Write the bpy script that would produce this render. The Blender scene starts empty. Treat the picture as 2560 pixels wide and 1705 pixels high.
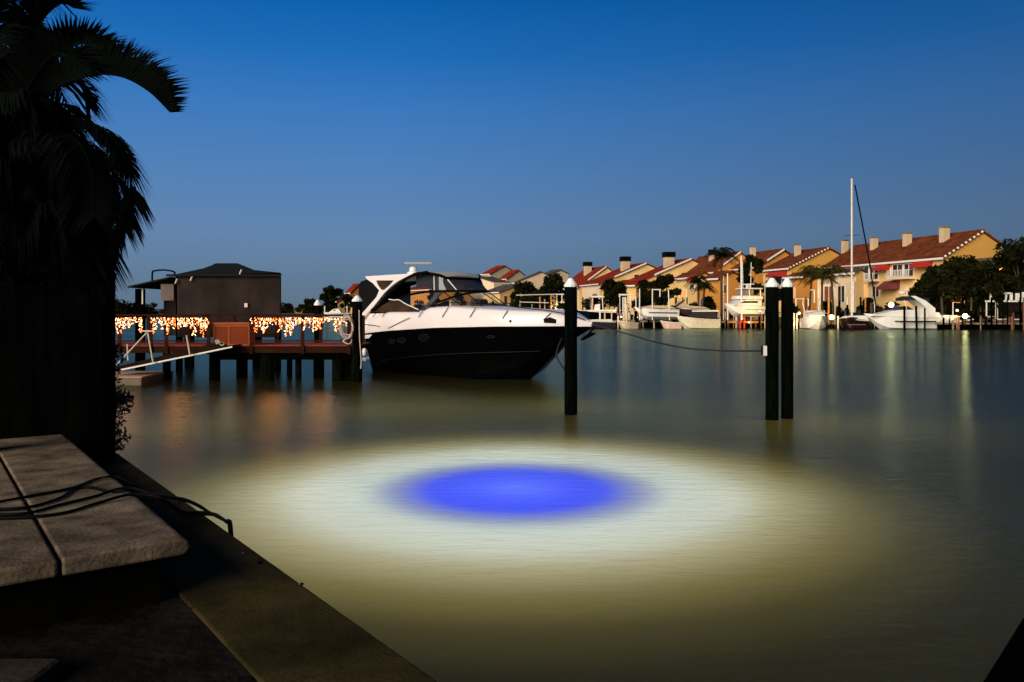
import bpy, math, random
import numpy as np
from mathutils import Vector, Matrix

random.seed(7)
SC = bpy.context.scene
COL = SC.collection
H = 2.45          # eye height above the water, metres
F = 2000.0        # focal length in photo pixels (photo 2560 wide)
CX, HY = 1280.0, 772.0

# ------------------------------------------------------------------ camera
cam_d = bpy.data.cameras.new("camera")
cam = bpy.data.objects.new("camera", cam_d)
COL.objects.link(cam)
cam.location = (0, 0, H)
cam.rotation_euler = (math.radians(90), 0, 0)
cam_d.sensor_width = 36.0
cam_d.lens = F / 2560.0 * 36.0
cam_d.shift_y = -(852.5 - HY) / 2560.0
cam_d.clip_start = 0.1
cam_d.clip_end = 6000
SC.camera = cam

# ------------------------------------------------------------------ world: dusk sky
W = bpy.data.worlds.new("World")
SC.world = W
W.use_nodes = True
nt = W.node_tree
nt.nodes.clear()
N, L = nt.nodes, nt.links
out = N.new("ShaderNodeOutputWorld")
bg = N.new("ShaderNodeBackground")
L.new(bg.outputs[0], out.inputs[0])
tc = N.new("ShaderNodeTexCoord")
sep = N.new("ShaderNodeSeparateXYZ")
L.new(tc.outputs["Generated"], sep.inputs[0])
ramp = N.new("ShaderNodeValToRGB")
L.new(sep.outputs["Z"], ramp.inputs[0])
stops = [(0.0, (.108, .165, .225)), (.035, (.112, .190, .295)), (.09, (.118, .225, .405)), (.16, (.080, .212, .465)),
         (.235, (.042, .185, .50)), (.30, (.010, .145, .475)), (.36, (.0, .110, .405)), (.6, (.0, .045, .20)), (1.0, (.0, .02, .09))]
cr = ramp.color_ramp
cr.elements[0].position, cr.elements[0].color = stops[0][0], (*stops[0][1], 1)
cr.elements[1].position, cr.elements[1].color = stops[-1][0], (*stops[-1][1], 1)
for p, c in stops[1:-1]:
    e = cr.elements.new(p)
    e.color = (*c, 1)
# the sky darkens to the right of the view and behind the camera
sx = N.new("ShaderNodeMapRange")
sx.inputs["From Min"].default_value, sx.inputs["From Max"].default_value = -.15, .62
sx.inputs["To Min"].default_value, sx.inputs["To Max"].default_value = 1.0, .57
L.new(sep.outputs["X"], sx.inputs["Value"])
sy = N.new("ShaderNodeMapRange")
sy.inputs["From Min"].default_value, sy.inputs["From Max"].default_value = -.5, .7
sy.inputs["To Min"].default_value, sy.inputs["To Max"].default_value = .25, 1.0
L.new(sep.outputs["Y"], sy.inputs["Value"])
mm = N.new("ShaderNodeMath"); mm.operation = "MULTIPLY"
L.new(sx.outputs[0], mm.inputs[0]); L.new(sy.outputs[0], mm.inputs[1])
vm = N.new("ShaderNodeVectorMath"); vm.operation = "SCALE"
L.new(ramp.outputs[0], vm.inputs[0]); L.new(mm.outputs[0], vm.inputs["Scale"])
# a thin layer of physical twilight sky on top
sky = N.new("ShaderNodeTexSky")
sky.sky_type = "NISHITA"
sky.sun_disc = False
SUN_EL, SUN_AZ = math.radians(21.0), math.radians(216.0)   # azimuth of the low light: behind the camera, to the left
sky.sun_elevation = SUN_EL
sky.sun_rotation = SUN_AZ
sv = N.new("ShaderNodeVectorMath"); sv.operation = "SCALE"; sv.inputs["Scale"].default_value = 0.002
L.new(sky.outputs[0], sv.inputs[0])
va = N.new("ShaderNodeVectorMath"); va.operation = "ADD"
L.new(vm.outputs[0], va.inputs[0]); L.new(sv.outputs[0], va.inputs[1])
L.new(va.outputs[0], bg.inputs[0])
bg.inputs[1].default_value = 1.0

# ------------------------------------------------------------------ sun (last low warm light)
sd = bpy.data.lights.new("sun", "SUN")
sd.energy = 4.1
sd.angle = math.radians(38)
sd.color = (1.0, .88, .74)
sun = bpy.data.objects.new("sun", sd)
COL.objects.link(sun)
to_sun = Vector((math.sin(SUN_AZ) * math.cos(SUN_EL), math.cos(SUN_AZ) * math.cos(SUN_EL), math.sin(SUN_EL)))
sun.rotation_euler = to_sun.to_track_quat("Z", "Y").to_euler()

SC.view_settings.view_transform = "Standard"
SC.view_settings.look = "None"
SC.view_settings.exposure = 0.0
SC.view_settings.gamma = 1.0
SC.cycles.max_bounces = 6
SC.cycles.transparent_max_bounces = 16
SC.cycles.sample_clamp_indirect = 4.0
SC.cycles.use_denoising = True

# ------------------------------------------------------------------ helpers
def P(px, py, d):
    return Vector(((px - CX) / F * d, d, H - (py - HY) / F * d))

def PX(px, d):
    return (px - CX) / F * d

def PZ(py, d):
    return H - (py - HY) / F * d

MATS = {}
def mat(name, col, rough=.6, metal=0.0, var=.15, scale=3.0, bump=0.0, bscale=None, spec=.5, stretch=None, col2=None):
    """principled with a little procedural colour variation and grain"""
    if name in MATS:
        return MATS[name]
    m = bpy.data.materials.new(name)
    m.use_nodes = True
    t = m.node_tree
    b = t.nodes["Principled BSDF"]
    b.inputs["Roughness"].default_value = rough
    b.inputs["Metallic"].default_value = metal
    b.inputs["Specular IOR Level"].default_value = spec
    c = t.nodes.new("ShaderNodeTexCoord")
    mp = t.nodes.new("ShaderNodeMapping")
    if stretch:
        mp.inputs["Scale"].default_value = stretch
    t.links.new(c.outputs["Object"], mp.inputs[0])
    n = t.nodes.new("ShaderNodeTexNoise")
    n.inputs["Scale"].default_value = scale
    n.inputs["Detail"].default_value = 5
    t.links.new(mp.outputs[0], n.inputs["Vector"])
    r = t.nodes.new("ShaderNodeValToRGB")
    lo = tuple(max(0, x * (1 - var)) for x in col)
    hi = tuple(min(1, x * (1 + var)) for x in (col2 or col))
    r.color_ramp.elements[0].position, r.color_ramp.elements[0].color = .3, (*lo, 1)
    r.color_ramp.elements[1].position, r.color_ramp.elements[1].color = .7, (*hi, 1)
    t.links.new(n.outputs["Fac"], r.inputs[0])
    t.links.new(r.outputs[0], b.inputs["Base Color"])
    if bump:
        n2 = t.nodes.new("ShaderNodeTexNoise")
        n2.inputs["Scale"].default_value = bscale or scale * 6
        n2.inputs["Detail"].default_value = 4
        t.links.new(mp.outputs[0], n2.inputs["Vector"])
        bp = t.nodes.new("ShaderNodeBump")
        bp.inputs["Strength"].default_value = bump
        bp.inputs["Distance"].default_value = .02
        t.links.new(n2.outputs["Fac"], bp.inputs["Height"])
        t.links.new(bp.outputs[0], b.inputs["Normal"])
    MATS[name] = m
    return m

def emis(name, col, strength):
    if name in MATS:
        return MATS[name]
    m = bpy.data.materials.new(name)
    m.use_nodes = True
    t = m.node_tree
    t.nodes.clear()
    o = t.nodes.new("ShaderNodeOutputMaterial")
    e = t.nodes.new("ShaderNodeEmission")
    e.inputs[0].default_value = (*col, 1)
    e.inputs[1].default_value = strength
    t.links.new(e.outputs[0], o.inputs[0])
    MATS[name] = m
    return m

def glassy(name, tint, opac, gloss=.12):
    """clear or smoked pane: see-through with a weak mirror"""
    m = bpy.data.materials.new(name)
    m.use_nodes = True
    t = m.node_tree
    t.nodes.clear()
    o = t.nodes.new("ShaderNodeOutputMaterial")
    tr = t.nodes.new("ShaderNodeBsdfTransparent"); tr.inputs[0].default_value = (*tint, 1)
    df = t.nodes.new("ShaderNodeBsdfDiffuse"); df.inputs[0].default_value = (.03, .035, .045, 1)
    gl = t.nodes.new("ShaderNodeBsdfGlossy"); gl.inputs["Roughness"].default_value = .03
    m1 = t.nodes.new("ShaderNodeMixShader"); m1.inputs[0].default_value = opac
    m2 = t.nodes.new("ShaderNodeMixShader"); m2.inputs[0].default_value = gloss
    t.links.new(tr.outputs[0], m1.inputs[1]); t.links.new(df.outputs[0], m1.inputs[2])
    t.links.new(m1.outputs[0], m2.inputs[1]); t.links.new(gl.outputs[0], m2.inputs[2])
    t.links.new(m2.outputs[0], o.inputs[0])
    MATS[name] = m
    return m

class MB:
    def __init__(s):
        s.v, s.f = [], []
    def add(s, vs, fs):
        k = len(s.v)
        s.v += [tuple(x) for x in vs]
        s.f += [tuple(i + k for i in f) for f in fs]
        return s
    def box(s, x0, x1, y0, y1, z0, z1, fn=None):
        vs = [(x, y, z) for z in (z0, z1) for (x, y) in ((x0, y0), (x1, y0), (x1, y1), (x0, y1))]
        if fn:
            vs = [fn(*v) for v in vs]
        return s.add(vs, [(3, 2, 1, 0), (4, 5, 6, 7), (0, 1, 5, 4), (1, 2, 6, 5), (2, 3, 7, 6), (3, 0, 4, 7)])
    def slab(s, pts, off):
        """closed prism: polygon pts (3-D) extruded by vector off"""
        n = len(pts)
        off = Vector(off)
        a = [Vector(p) for p in pts]
        b = [p + off for p in a]
        fs = [tuple(range(n)), tuple(reversed(range(n, 2 * n)))]
        fs += [(i, n + i, n + (i + 1) % n, (i + 1) % n) for i in range(n)]
        return s.add(a + b, fs)
    def tube(s, pts, r, n=8, cap=True, r2=None):
        pts = [Vector(p) for p in pts]
        k = len(pts)
        rings = []
        ref = None
        for i, p in enumerate(pts):
            d = (pts[min(i + 1, k - 1)] - pts[max(i - 1, 0)]).normalized()
            if ref is None or abs(d.dot(ref)) > .95:
                ref = Vector((0, 0, 1)) if abs(d.z) < .9 else Vector((1, 0, 0))
            a = d.cross(ref).normalized()
            b = d.cross(a).normalized()
            rr = r if r2 is None else r + (r2 - r) * i / max(1, k - 1)
            rings.append([p + (a * math.cos(2 * math.pi * j / n) + b * math.sin(2 * math.pi * j / n)) * rr for j in range(n)])
        vs = [q for ring in rings for q in ring]
        fs = []
        for i in range(k - 1):
            for j in range(n):
                fs.append((i * n + j, i * n + (j + 1) % n, (i + 1) * n + (j + 1) % n, (i + 1) * n + j))
        if cap:
            fs.append(tuple(reversed(range(n))))
            fs.append(tuple(range((k - 1) * n, k * n)))
        return s.add(vs, fs)
    def lathe(s, c, prof, n=16):
        """prof: list of (r, z) above c"""
        vs, fs = [], []
        for r, z in prof:
            for j in range(n):
                a = 2 * math.pi * j / n
                vs.append((c[0] + r * math.cos(a), c[1] + r * math.sin(a), c[2] + z))
        for i in range(len(prof) - 1):
            for j in range(n):
                fs.append((i * n + j, i * n + (j + 1) % n, (i + 1) * n + (j + 1) % n, (i + 1) * n + j))
        fs.append(tuple(reversed(range(n))))
        fs.append(tuple(range((len(prof) - 1) * n, len(prof) * n)))
        return s.add(vs, fs)
    def ico(s, c, r, squash=1.0):
        t = (1 + 5 ** .5) / 2
        vs = [(-1, t, 0), (1, t, 0), (-1, -t, 0), (1, -t, 0), (0, -1, t), (0, 1, t), (0, -1, -t), (0, 1, -t), (t, 0, -1), (t, 0, 1), (-t, 0, -1), (-t, 0, 1)]
        fs = [(0, 11, 5), (0, 5, 1), (0, 1, 7), (0, 7, 10), (0, 10, 11), (1, 5, 9), (5, 11, 4), (11, 10, 2), (10, 7, 6), (7, 1, 8), (3, 9, 4), (3, 4, 2), (3, 2, 6), (3, 6, 8), (3, 8, 9), (4, 9, 5), (2, 4, 11), (6, 2, 10), (8, 6, 7), (9, 8, 1)]
        k = r / 1.902
        return s.add([(c[0] + x * k, c[1] + y * k, c[2] + z * k * squash) for x, y, z in vs], fs)
    def build(s, name, m, parent=None, smooth=False, bevel=0, label=None):
        me = bpy.data.meshes.new(name)
        o = bpy.data.objects.new(name, me)
        off = parent_world(parent) if parent else Vector((0, 0, 0))
        vs = s.v
        if off.length:
            vs = [(x - off.x, y - off.y, z - off.z) for x, y, z in vs]
        me.from_pydata(vs, [], s.f)
        me.update()
        if m:
            me.materials.append(m)
        if smooth:
            for p in me.polygons:
                p.use_smooth = True
        COL.objects.link(o)
        if parent:
            o.parent = parent
        if bevel:
            bm = o.modifiers.new("bevel", "BEVEL")
            bm.width = bevel; bm.segments = 2; bm.limit_method = "ANGLE"
        if label:
            o["label"] = label
        return o

def parent_world(p):
    v = Vector((0, 0, 0))
    while p is not None:
        v += p.location
        p = p.parent
    return v

def tag(o, label, cat, group=None):
    o["label"] = label
    o["category"] = cat
    if group:
        o["group"] = group
    return o

def thing(name, label, cat, loc, group=None):
    o = bpy.data.objects.new(name, None)
    o.empty_display_size = .2
    COL.objects.link(o)
    o.location = loc
    return tag(o, label, cat, group)

def struct(o, kind="structure"):
    o["kind"] = kind
    return o

def copy_tree(o, parent=None):
    c = o.copy()
    COL.objects.link(c)
    c.parent = parent
    for ch in list(o.children):
        copy_tree(ch, c)
    return c

def lamp(name, loc, energy, col, radius=.1, parent=None):
    d = bpy.data.lights.new(name, "POINT")
    d.energy = energy
    d.color = col
    d.shadow_soft_size = radius
    d.specular_factor = 0.0
    o = bpy.data.objects.new(name, d)
    COL.objects.link(o)
    o.location = Vector(loc) - (parent_world(parent) if parent else Vector((0, 0, 0)))
    if parent:
        o.parent = parent
    return o

# ------------------------------------------------------------------ materials
M_CONC = mat("pale concrete", (.15, .113, .072), .95, var=.35, scale=5, bump=.35, bscale=40, col2=(.22, .17, .115), spec=.05)
def weather(m, amount=.55):
    """old stains and hairline cracks over a mottled base"""
    t = m.node_tree
    b = t.nodes["Principled BSDF"]
    src = b.inputs["Base Color"].links[0].from_socket
    c = t.nodes.new("ShaderNodeTexCoord")
    n = t.nodes.new("ShaderNodeTexNoise"); n.inputs["Scale"].default_value = .9; n.inputs["Detail"].default_value = 9; n.inputs["Roughness"].default_value = .72
    t.links.new(c.outputs["Object"], n.inputs["Vector"])
    r = t.nodes.new("ShaderNodeValToRGB"); r.color_ramp.elements[0].position = .38; r.color_ramp.elements[1].position = .60
    r.color_ramp.elements[0].color = (1 - amount,) * 3 + (1,); r.color_ramp.elements[1].color = (1, 1, 1, 1)
    t.links.new(n.outputs["Fac"], r.inputs[0])
    n3 = t.nodes.new("ShaderNodeTexNoise"); n3.inputs["Scale"].default_value = 2.0; n3.inputs["Detail"].default_value = 4
    t.links.new(c.outputs["Object"], n3.inputs["Vector"])
    mixv = t.nodes.new("ShaderNodeMix"); mixv.data_type = "VECTOR"; mixv.inputs["Factor"].default_value = .25
    t.links.new(c.outputs["Object"], mixv.inputs["A"]); t.links.new(n3.outputs["Color"], mixv.inputs["B"])
    v = t.nodes.new("ShaderNodeTexVoronoi"); v.feature = "DISTANCE_TO_EDGE"; v.inputs["Scale"].default_value = 1.3
    t.links.new(mixv.outputs["Result"], v.inputs["Vector"])
    r2 = t.nodes.new("ShaderNodeValToRGB"); r2.color_ramp.elements[0].position = .0; r2.color_ramp.elements[1].position = .006
    r2.color_ramp.elements[0].color = (.6, .6, .6, 1); r2.color_ramp.elements[1].color = (1, 1, 1, 1)
    t.links.new(v.outputs["Distance"], r2.inputs[0])
    m1 = t.nodes.new("ShaderNodeMix"); m1.data_type = "RGBA"; m1.blend_type = "MULTIPLY"; m1.inputs["Factor"].default_value = 1
    t.links.new(src, m1.inputs["A"]); t.links.new(r.outputs[0], m1.inputs["B"])
    m2 = t.nodes.new("ShaderNodeMix"); m2.data_type = "RGBA"; m2.blend_type = "MULTIPLY"; m2.inputs["Factor"].default_value = 1
    t.links.new(m1.outputs["Result"], m2.inputs["A"]); t.links.new(r2.outputs[0], m2.inputs["B"])
    t.links.new(m2.outputs["Result"], b.inputs["Base Color"])
weather(M_CONC)
M_CAP = mat("weathered cap concrete", (.040, .031, .010), .95, var=.4, scale=1.4, bump=.3, bscale=50, col2=(.060, .047, .017), spec=.02)
weather(M_CAP, .5)
M_SOIL = mat("dark soil", (.006, .005, .004), 1.0, var=.5, scale=3, bump=1.0, bscale=14, col2=(.012, .010, .008), spec=.02)
M_BLACKWOOD = mat("near black wood", (.0012, .0012, .0011), .95, var=.5, scale=2, bump=.4, stretch=(4, 4, .6), spec=.0)  # base colour pushed near black for a crushed-shadow look
M_PILE = mat("near black piling wood", (.0010, .0014, .0009), .95, var=.5, scale=4, bump=.5, bscale=20, stretch=(3, 3, .5), spec=.02, col2=(.002, .0032, .0018))  # near-black again, deep shadow tone put into the piling colour
M_CAPW = mat("white plastic cap", (.84, .93, .92), .45, var=.12, scale=5)
M_REDWOOD = mat("reddish dock timber", (.019, .0075, .0035), .85, var=.4, scale=3, bump=.3, stretch=(.5, 4, 4), spec=.06)
M_DECKT = mat("deck boards", (.17, .042, .028), .8, var=.3, scale=2, bump=.3, stretch=(6, .6, 1), spec=.1)
M_CANVAS = mat("dark brown canvas", (.018, .0135, .012), .95, var=.25, scale=.8, bump=.5, bscale=3, spec=.1, col2=(.028, .021, .019))
M_CANVASR = mat("grey roof canvas", (.010, .010, .012), .9, var=.2, scale=.8, bump=.4, bscale=3, spec=.1)
M_WHITE = mat("white gelcoat", (.80, .755, .74), .25, var=.03, scale=.7)
M_WHITE2 = mat("white boat paint", (.82, .79, .72), .35, var=.05, scale=1.0)
M_NAVY = mat("black hull paint", (.0014, .0014, .0016), .16, var=.2, scale=1, spec=.10)
M_BLACK = mat("black trim", (.0025, .0025, .0025), .6, var=.2, spec=.06)
M_STEEL = mat("stainless steel", (.55, .55, .54), .25, metal=1.0, var=.05)
M_ALU = mat("pale aluminium", (.62, .56, .46), .45, var=.1)
M_DARKFAB = mat("black boat canvas", (.006, .006, .007), .95, var=.2, scale=3, bump=.3, spec=.1)
M_STRIPE = mat("dull gold stripe", (.016, .013, .008), .5, var=.1, spec=.1)
M_ROPE = mat("dark wet rope", (.02, .02, .018), .9, var=.4, scale=20, bump=.5)
M_CREAMW = mat("cream stucco", (.76, .47, .16), .9, var=.12, scale=.25, col2=(.80, .55, .24), spec=.1)
M_CREAM2 = mat("pale stucco", (.80, .62, .40), .9, var=.08, scale=.25, spec=.1)
M_CHIM = mat("tan chimney stucco", (.62, .46, .28), .9, var=.12, scale=.4, spec=.1)
M_YELLOW = mat("ochre stucco", (.62, .33, .06), .9, var=.10, scale=.2)
M_AMBER = mat("amber stucco", (.60, .25, .035), .9, var=.15, scale=.2)
M_TRIMW = mat("white trim paint", (.82, .78, .70), .5, var=.05)
M_AWN = mat("red awning cloth", (.42, .018, .006), .8, var=.15, scale=1)
M_AWN2 = mat("maroon awning cloth", (.16, .03, .03), .8, var=.15, scale=1)
M_DGLASS = mat("dark window glass", (.012, .011, .012), .12, var=.4, scale=.8, col2=(.05, .03, .015))
M_BROWNP = mat("brown painted door", (.20, .06, .02), .6, var=.2)
M_GRASS = mat("dark shore lawn", (.03, .035, .015), 1, var=.4, scale=.6, bump=.5)
M_SWALL = mat("far seawall concrete", (.05, .036, .02), .9, var=.35, scale=.8)
M_LEAF = mat("dark foliage", (.0045, .006, .0018), .9, var=.5, scale=.5, col2=(.014, .015, .004), spec=.03)
M_LEAF2 = mat("olive foliage", (.016, .017, .003), .9, var=.5, scale=.5, col2=(.045, .042, .008), spec=.05)
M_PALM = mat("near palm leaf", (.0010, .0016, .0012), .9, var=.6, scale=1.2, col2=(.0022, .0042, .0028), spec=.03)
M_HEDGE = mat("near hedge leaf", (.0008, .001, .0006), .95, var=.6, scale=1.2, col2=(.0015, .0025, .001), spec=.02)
M_BARK = mat("bark", (.05, .035, .02), .9, var=.3, scale=4, bump=.5)
M_TAN = mat("tan boat cover", (.50, .38, .24), .9, var=.15, scale=1.2, bump=.3)
M_DOCKW = mat("far dock timber", (.10, .065, .035), .9, var=.5, scale=1.2, col2=(.22, .15, .09))
M_BULB = emis("warm fairy bulb", (1.0, .18, .04), 6.0)
M_BULBW = emis("white fairy bulb", (1.0, .50, .26), 7.0)
M_LAMP = emis("lamp globe", (1.0, .75, .35), 6.0)
M_STAR = emis("bright dock lamp", (1.0, .78, .36), 26.0)
M_LIT = emis("lit window", (1.0, .42, .10), 1.1)
M_LAMPO = emis("orange porch lamp", (1.0, .30, .05), 9.0)
M_CLEAR = glassy("clear windscreen", (.93, .95, .96), .05, .08)
M_SMOKE = glassy("smoked vinyl", (.30, .28, .28), .86, .04)

def roof_mat(name, c1, c2):
    m = mat(name, c1, .9, var=.25, scale=.9, col2=c2, spec=.08)
    t = m.node_tree
    b = t.nodes["Principled BSDF"]
    tcn = t.nodes.new("ShaderNodeTexCoord")
    w = t.nodes.new("ShaderNodeTexWave")
    w.wave_type = "BANDS"; w.bands_direction = "Y"
    w.inputs["Scale"].default_value = 1.1
    w.inputs["Distortion"].default_value = 1.5
    t.links.new(tcn.outputs["Object"], w.inputs["Vector"])
    bp = t.nodes.new("ShaderNodeBump")
    bp.inputs["Strength"].default_value = .9
    bp.inputs["Distance"].default_value = .12
    t.links.new(w.outputs["Fac"], bp.inputs["Height"])
    t.links.new(bp.outputs[0], b.inputs["Normal"])
    return m
M_ROOFR = roof_mat("red clay tiles", (.20, .018, .006), (.30, .034, .010))
M_ROOFB = roof_mat("brown clay tiles", (.135, .032, .010), (.21, .055, .018))
M_ROOFG = roof_mat("grey shingles", (.07, .065, .055), (.12, .105, .09))

# ------------------------------------------------------------------ water
def water_material():
    m = bpy.data.materials.new("murky water")
    m.use_nodes = True
    t = m.node_tree
    t.nodes.clear()
    o = t.nodes.new("ShaderNodeOutputMaterial")
    c = t.nodes.new("ShaderNodeTexCoord")
    mp = t.nodes.new("ShaderNodeMapping"); mp.inputs["Scale"].default_value = (.75, 1.7, 1)
    t.links.new(c.outputs["Object"], mp.inputs[0])
    n1 = t.nodes.new("ShaderNodeTexNoise"); n1.inputs["Scale"].default_value = 1.7; n1.inputs["Detail"].default_value = 8; n1.inputs["Roughness"].default_value = .6
    t.links.new(mp.outputs[0], n1.inputs["Vector"])
    bp = t.nodes.new("ShaderNodeBump"); bp.inputs["Strength"].default_value = .5; bp.inputs["Distance"].default_value = .09
    t.links.new(n1.outputs["Fac"], bp.inputs["Height"])
    tl = t.nodes.new("ShaderNodeBsdfTranslucent"); tl.inputs[0].default_value = (.8, .8, .8, 1)
    df = t.nodes.new("ShaderNodeBsdfDiffuse"); df.inputs[0].default_value = (.0085, .0075, .0005, 1)
    t.links.new(bp.outputs[0], df.inputs["Normal"])
    gl = t.nodes.new("ShaderNodeBsdfGlossy"); gl.inputs["Roughness"].default_value = .10
    gl.inputs[0].default_value = (.48, .63, .52, 1)
    t.links.new(bp.outputs[0], gl.inputs["Normal"])
    fr = t.nodes.new("ShaderNodeFresnel"); fr.inputs[0].default_value = 1.145
    mp2 = t.nodes.new("ShaderNodeMapping"); mp2.inputs["Scale"].default_value = (.8, 2.2, 1)
    t.links.new(c.outputs["Object"], mp2.inputs[0])
    n2 = t.nodes.new("ShaderNodeTexNoise"); n2.inputs["Scale"].default_value = 2.6; n2.inputs["Detail"].default_value = 7; n2.inputs["Roughness"].default_value = .62
    t.links.new(mp2.outputs[0], n2.inputs["Vector"])
    n5 = t.nodes.new("ShaderNodeTexNoise"); n5.inputs["Scale"].default_value = .12; n5.inputs["Detail"].default_value = 2
    t.links.new(c.outputs["Object"], n5.inputs["Vector"])
    mr = t.nodes.new("ShaderNodeMapRange"); mr.inputs["From Min"].default_value = .35; mr.inputs["From Max"].default_value = .65
    mr.inputs["To Min"].default_value = .18; mr.inputs["To Max"].default_value = .44
    t.links.new(n5.outputs["Fac"], mr.inputs["Value"])
    bp2 = t.nodes.new("ShaderNodeBump"); bp2.inputs["Distance"].default_value = .07
    t.links.new(mr.outputs[0], bp2.inputs["Strength"])
    t.links.new(n2.outputs["Fac"], bp2.inputs["Height"])
    t.links.new(bp2.outputs[0], fr.inputs["Normal"])
    ad = t.nodes.new("ShaderNodeAddShader")
    t.links.new(tl.outputs[0], ad.inputs[0]); t.links.new(df.outputs[0], ad.inputs[1])
    mx = t.nodes.new("ShaderNodeMixShader")
    t.links.new(fr.outputs[0], mx.inputs[0]); t.links.new(ad.outputs[0], mx.inputs[1]); t.links.new(gl.outputs[0], mx.inputs[2])
    t.links.new(mx.outputs[0], o.inputs[0])
    return m

MW = water_material()
b = MB(); b.add([(-1500, -60, 0), (1500, -60, 0), (1500, 2500, 0), (-1500, 2500, 0)], [(0, 1, 2, 3)])
struct(b.build("water", MW))
b = MB(); b.add([(-1600, -80, -3.2), (1600, -80, -3.2), (1600, 2600, -3.2), (-1600, 2600, -3.2)], [(0, 1, 2, 3)])
struct(b.build("seabed", mat("dark seabed mud", (.006, .006, .002), 1, var=.3)))

# underwater fishing light: blue in the middle, whitish ring, yellow outside, all put into the lamp's colour ramp
GX, GY, GD = .06, 10.9, 1.55
ld = bpy.data.lights.new("underwater_light", "POINT")
ld.energy = 120.0
ld.shadow_soft_size = .05
ld.use_nodes = True
t = ld.node_tree
em = t.nodes["Emission"]
geo = t.nodes.new("ShaderNodeNewGeometry")
s3 = t.nodes.new("ShaderNodeSeparateXYZ")
t.links.new(geo.outputs["Incoming"], s3.inputs[0])
def mth(op, a, bb=None, clamp=False):
    n = t.nodes.new("ShaderNodeMath"); n.operation = op; n.use_clamp = clamp
    for i, x in enumerate((a, bb)):
        if x is None: continue
        if isinstance(x, (int, float)): n.inputs[i].default_value = x
        else: t.links.new(x, n.inputs[i])
    return n.outputs[0]
cz = mth("MAXIMUM", mth("ABSOLUTE", s3.outputs["Z"]), .05)
inv2 = mth("DIVIDE", 1.0, mth("MULTIPLY", cz, cz))
tanv = mth("SQRT", mth("MAXIMUM", mth("SUBTRACT", inv2, 1.0), 0.0))
rad = mth("MULTIPLY", tanv, GD)                      # metres from the lamp's foot point
fac = mth("DIVIDE", rad, 12.0)
rp = t.nodes.new("ShaderNodeValToRGB")
t.links.new(fac, rp.inputs[0])
gst = [(0, (.13, .21, 1.25)), (.55, (.07, .12, 1.2)), (1.0, (.048, .085, 1.15)), (1.22, (.060, .095, 1.0)), (1.62, (.25, .30, .56)), (2.1, (.62, .69, .61)), (2.8, (.62, .64, .51)),
       (3.4, (.40, .36, .19)), (4.1, (.17, .138, .036)), (4.8, (.050, .038, .0035)), (5.6, (.011, .0085, .0003)), (8, (.001, .0008, .0)), (12, (.0, .0, 0))]
cr = rp.color_ramp
cr.interpolation = "B_SPLINE" if False else "EASE"
cr.elements[0].position, cr.elements[0].color = 0, (*gst[0][1], 1)
cr.elements[1].position, cr.elements[1].color = 1, (*gst[-1][1], 1)
for r_, c_ in gst[1:-1]:
    e = cr.elements.new(r_ / 12.0); e.color = (*c_, 1)
cr.interpolation = "LINEAR"
t.links.new(rp.outputs[0], em.inputs[0])
c3 = mth("POWER", cz, 3.0)
t.links.new(mth("DIVIDE", 1.0, c3), em.inputs[1])
lo = bpy.data.objects.new("underwater_light", ld)
COL.objects.link(lo)
lo.location = (GX, GY, -GD)
# added unseen lamps tinting the mid-distance water olive, in place of bottom bounce
for (x, y) in ((-7.5, 16.5), (-3.0, 19.5), (2.0, 20.0), (7.0, 17.0)):
    lamp("underwater_fill", (x, y, -2.7), 26, (1.0, .80, .10), .5)
# three brighter fixtures round the rim
for (x, y, e_) in ((PX(735, 10.6), 10.7, 6), (PX(1300, 13.6), 13.6, 7), (PX(1835, 10.3), 10.4, 4)):
    lamp("underwater_rim_light", (x, y, -1.0), e_, (.85, 1.0, .78), .3)

# ------------------------------------------------------------------ near bank: seawall, concrete platform, fence
SW0 = Vector((-.309, 3.43)); SWD = Vector((-.598, .801)).normalized()      # seawall edge line, water side
SWN = Vector((-SWD.y, SWD.x))                                                # towards land
if SWN.x > 0: SWN = -SWN
def sw(t_, n_, z):
    p = SW0 + SWD * t_ + SWN * n_
    return Vector((p.x, p.y, z))
fnsw = lambda x, y, z: sw(x, y, z)
ZC = .85
seaw = thing("seawall", "low seawall with wide olive stained concrete cap beside the glowing water", "seawall", sw(0, 0, 0))
CW = .616
bounds = [-9, -3.2, -.9, 1.55, 4.3, 7.3, 10.5, 14, 18, 22]
for a_, b_ in zip(bounds[:-1], bounds[1:]):
    MB().box(a_ + .008, b_ - .008, 0, CW, ZC - .22, ZC, fnsw).build("cap_slab", M_CAP, seaw, bevel=.015)
MB().box(-9, 22, .06, .30, -3.0, ZC - .225, fnsw).build("wall_face", mat("wall face concrete", (.05, .045, .02), .9, var=.4, scale=1.5, bump=.5), seaw)
# ground sheet behind the wall
gb = MB()
g = [sw(-9, .3, 0), sw(22, .3, 0), sw(22, 40, 0), sw(-9, 40, 0)]
gb.add([(p.x, p.y, ZC - .012) for p in g], [(0, 1, 2, 3)])
struct(gb.build("ground", M_SOIL))
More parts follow.
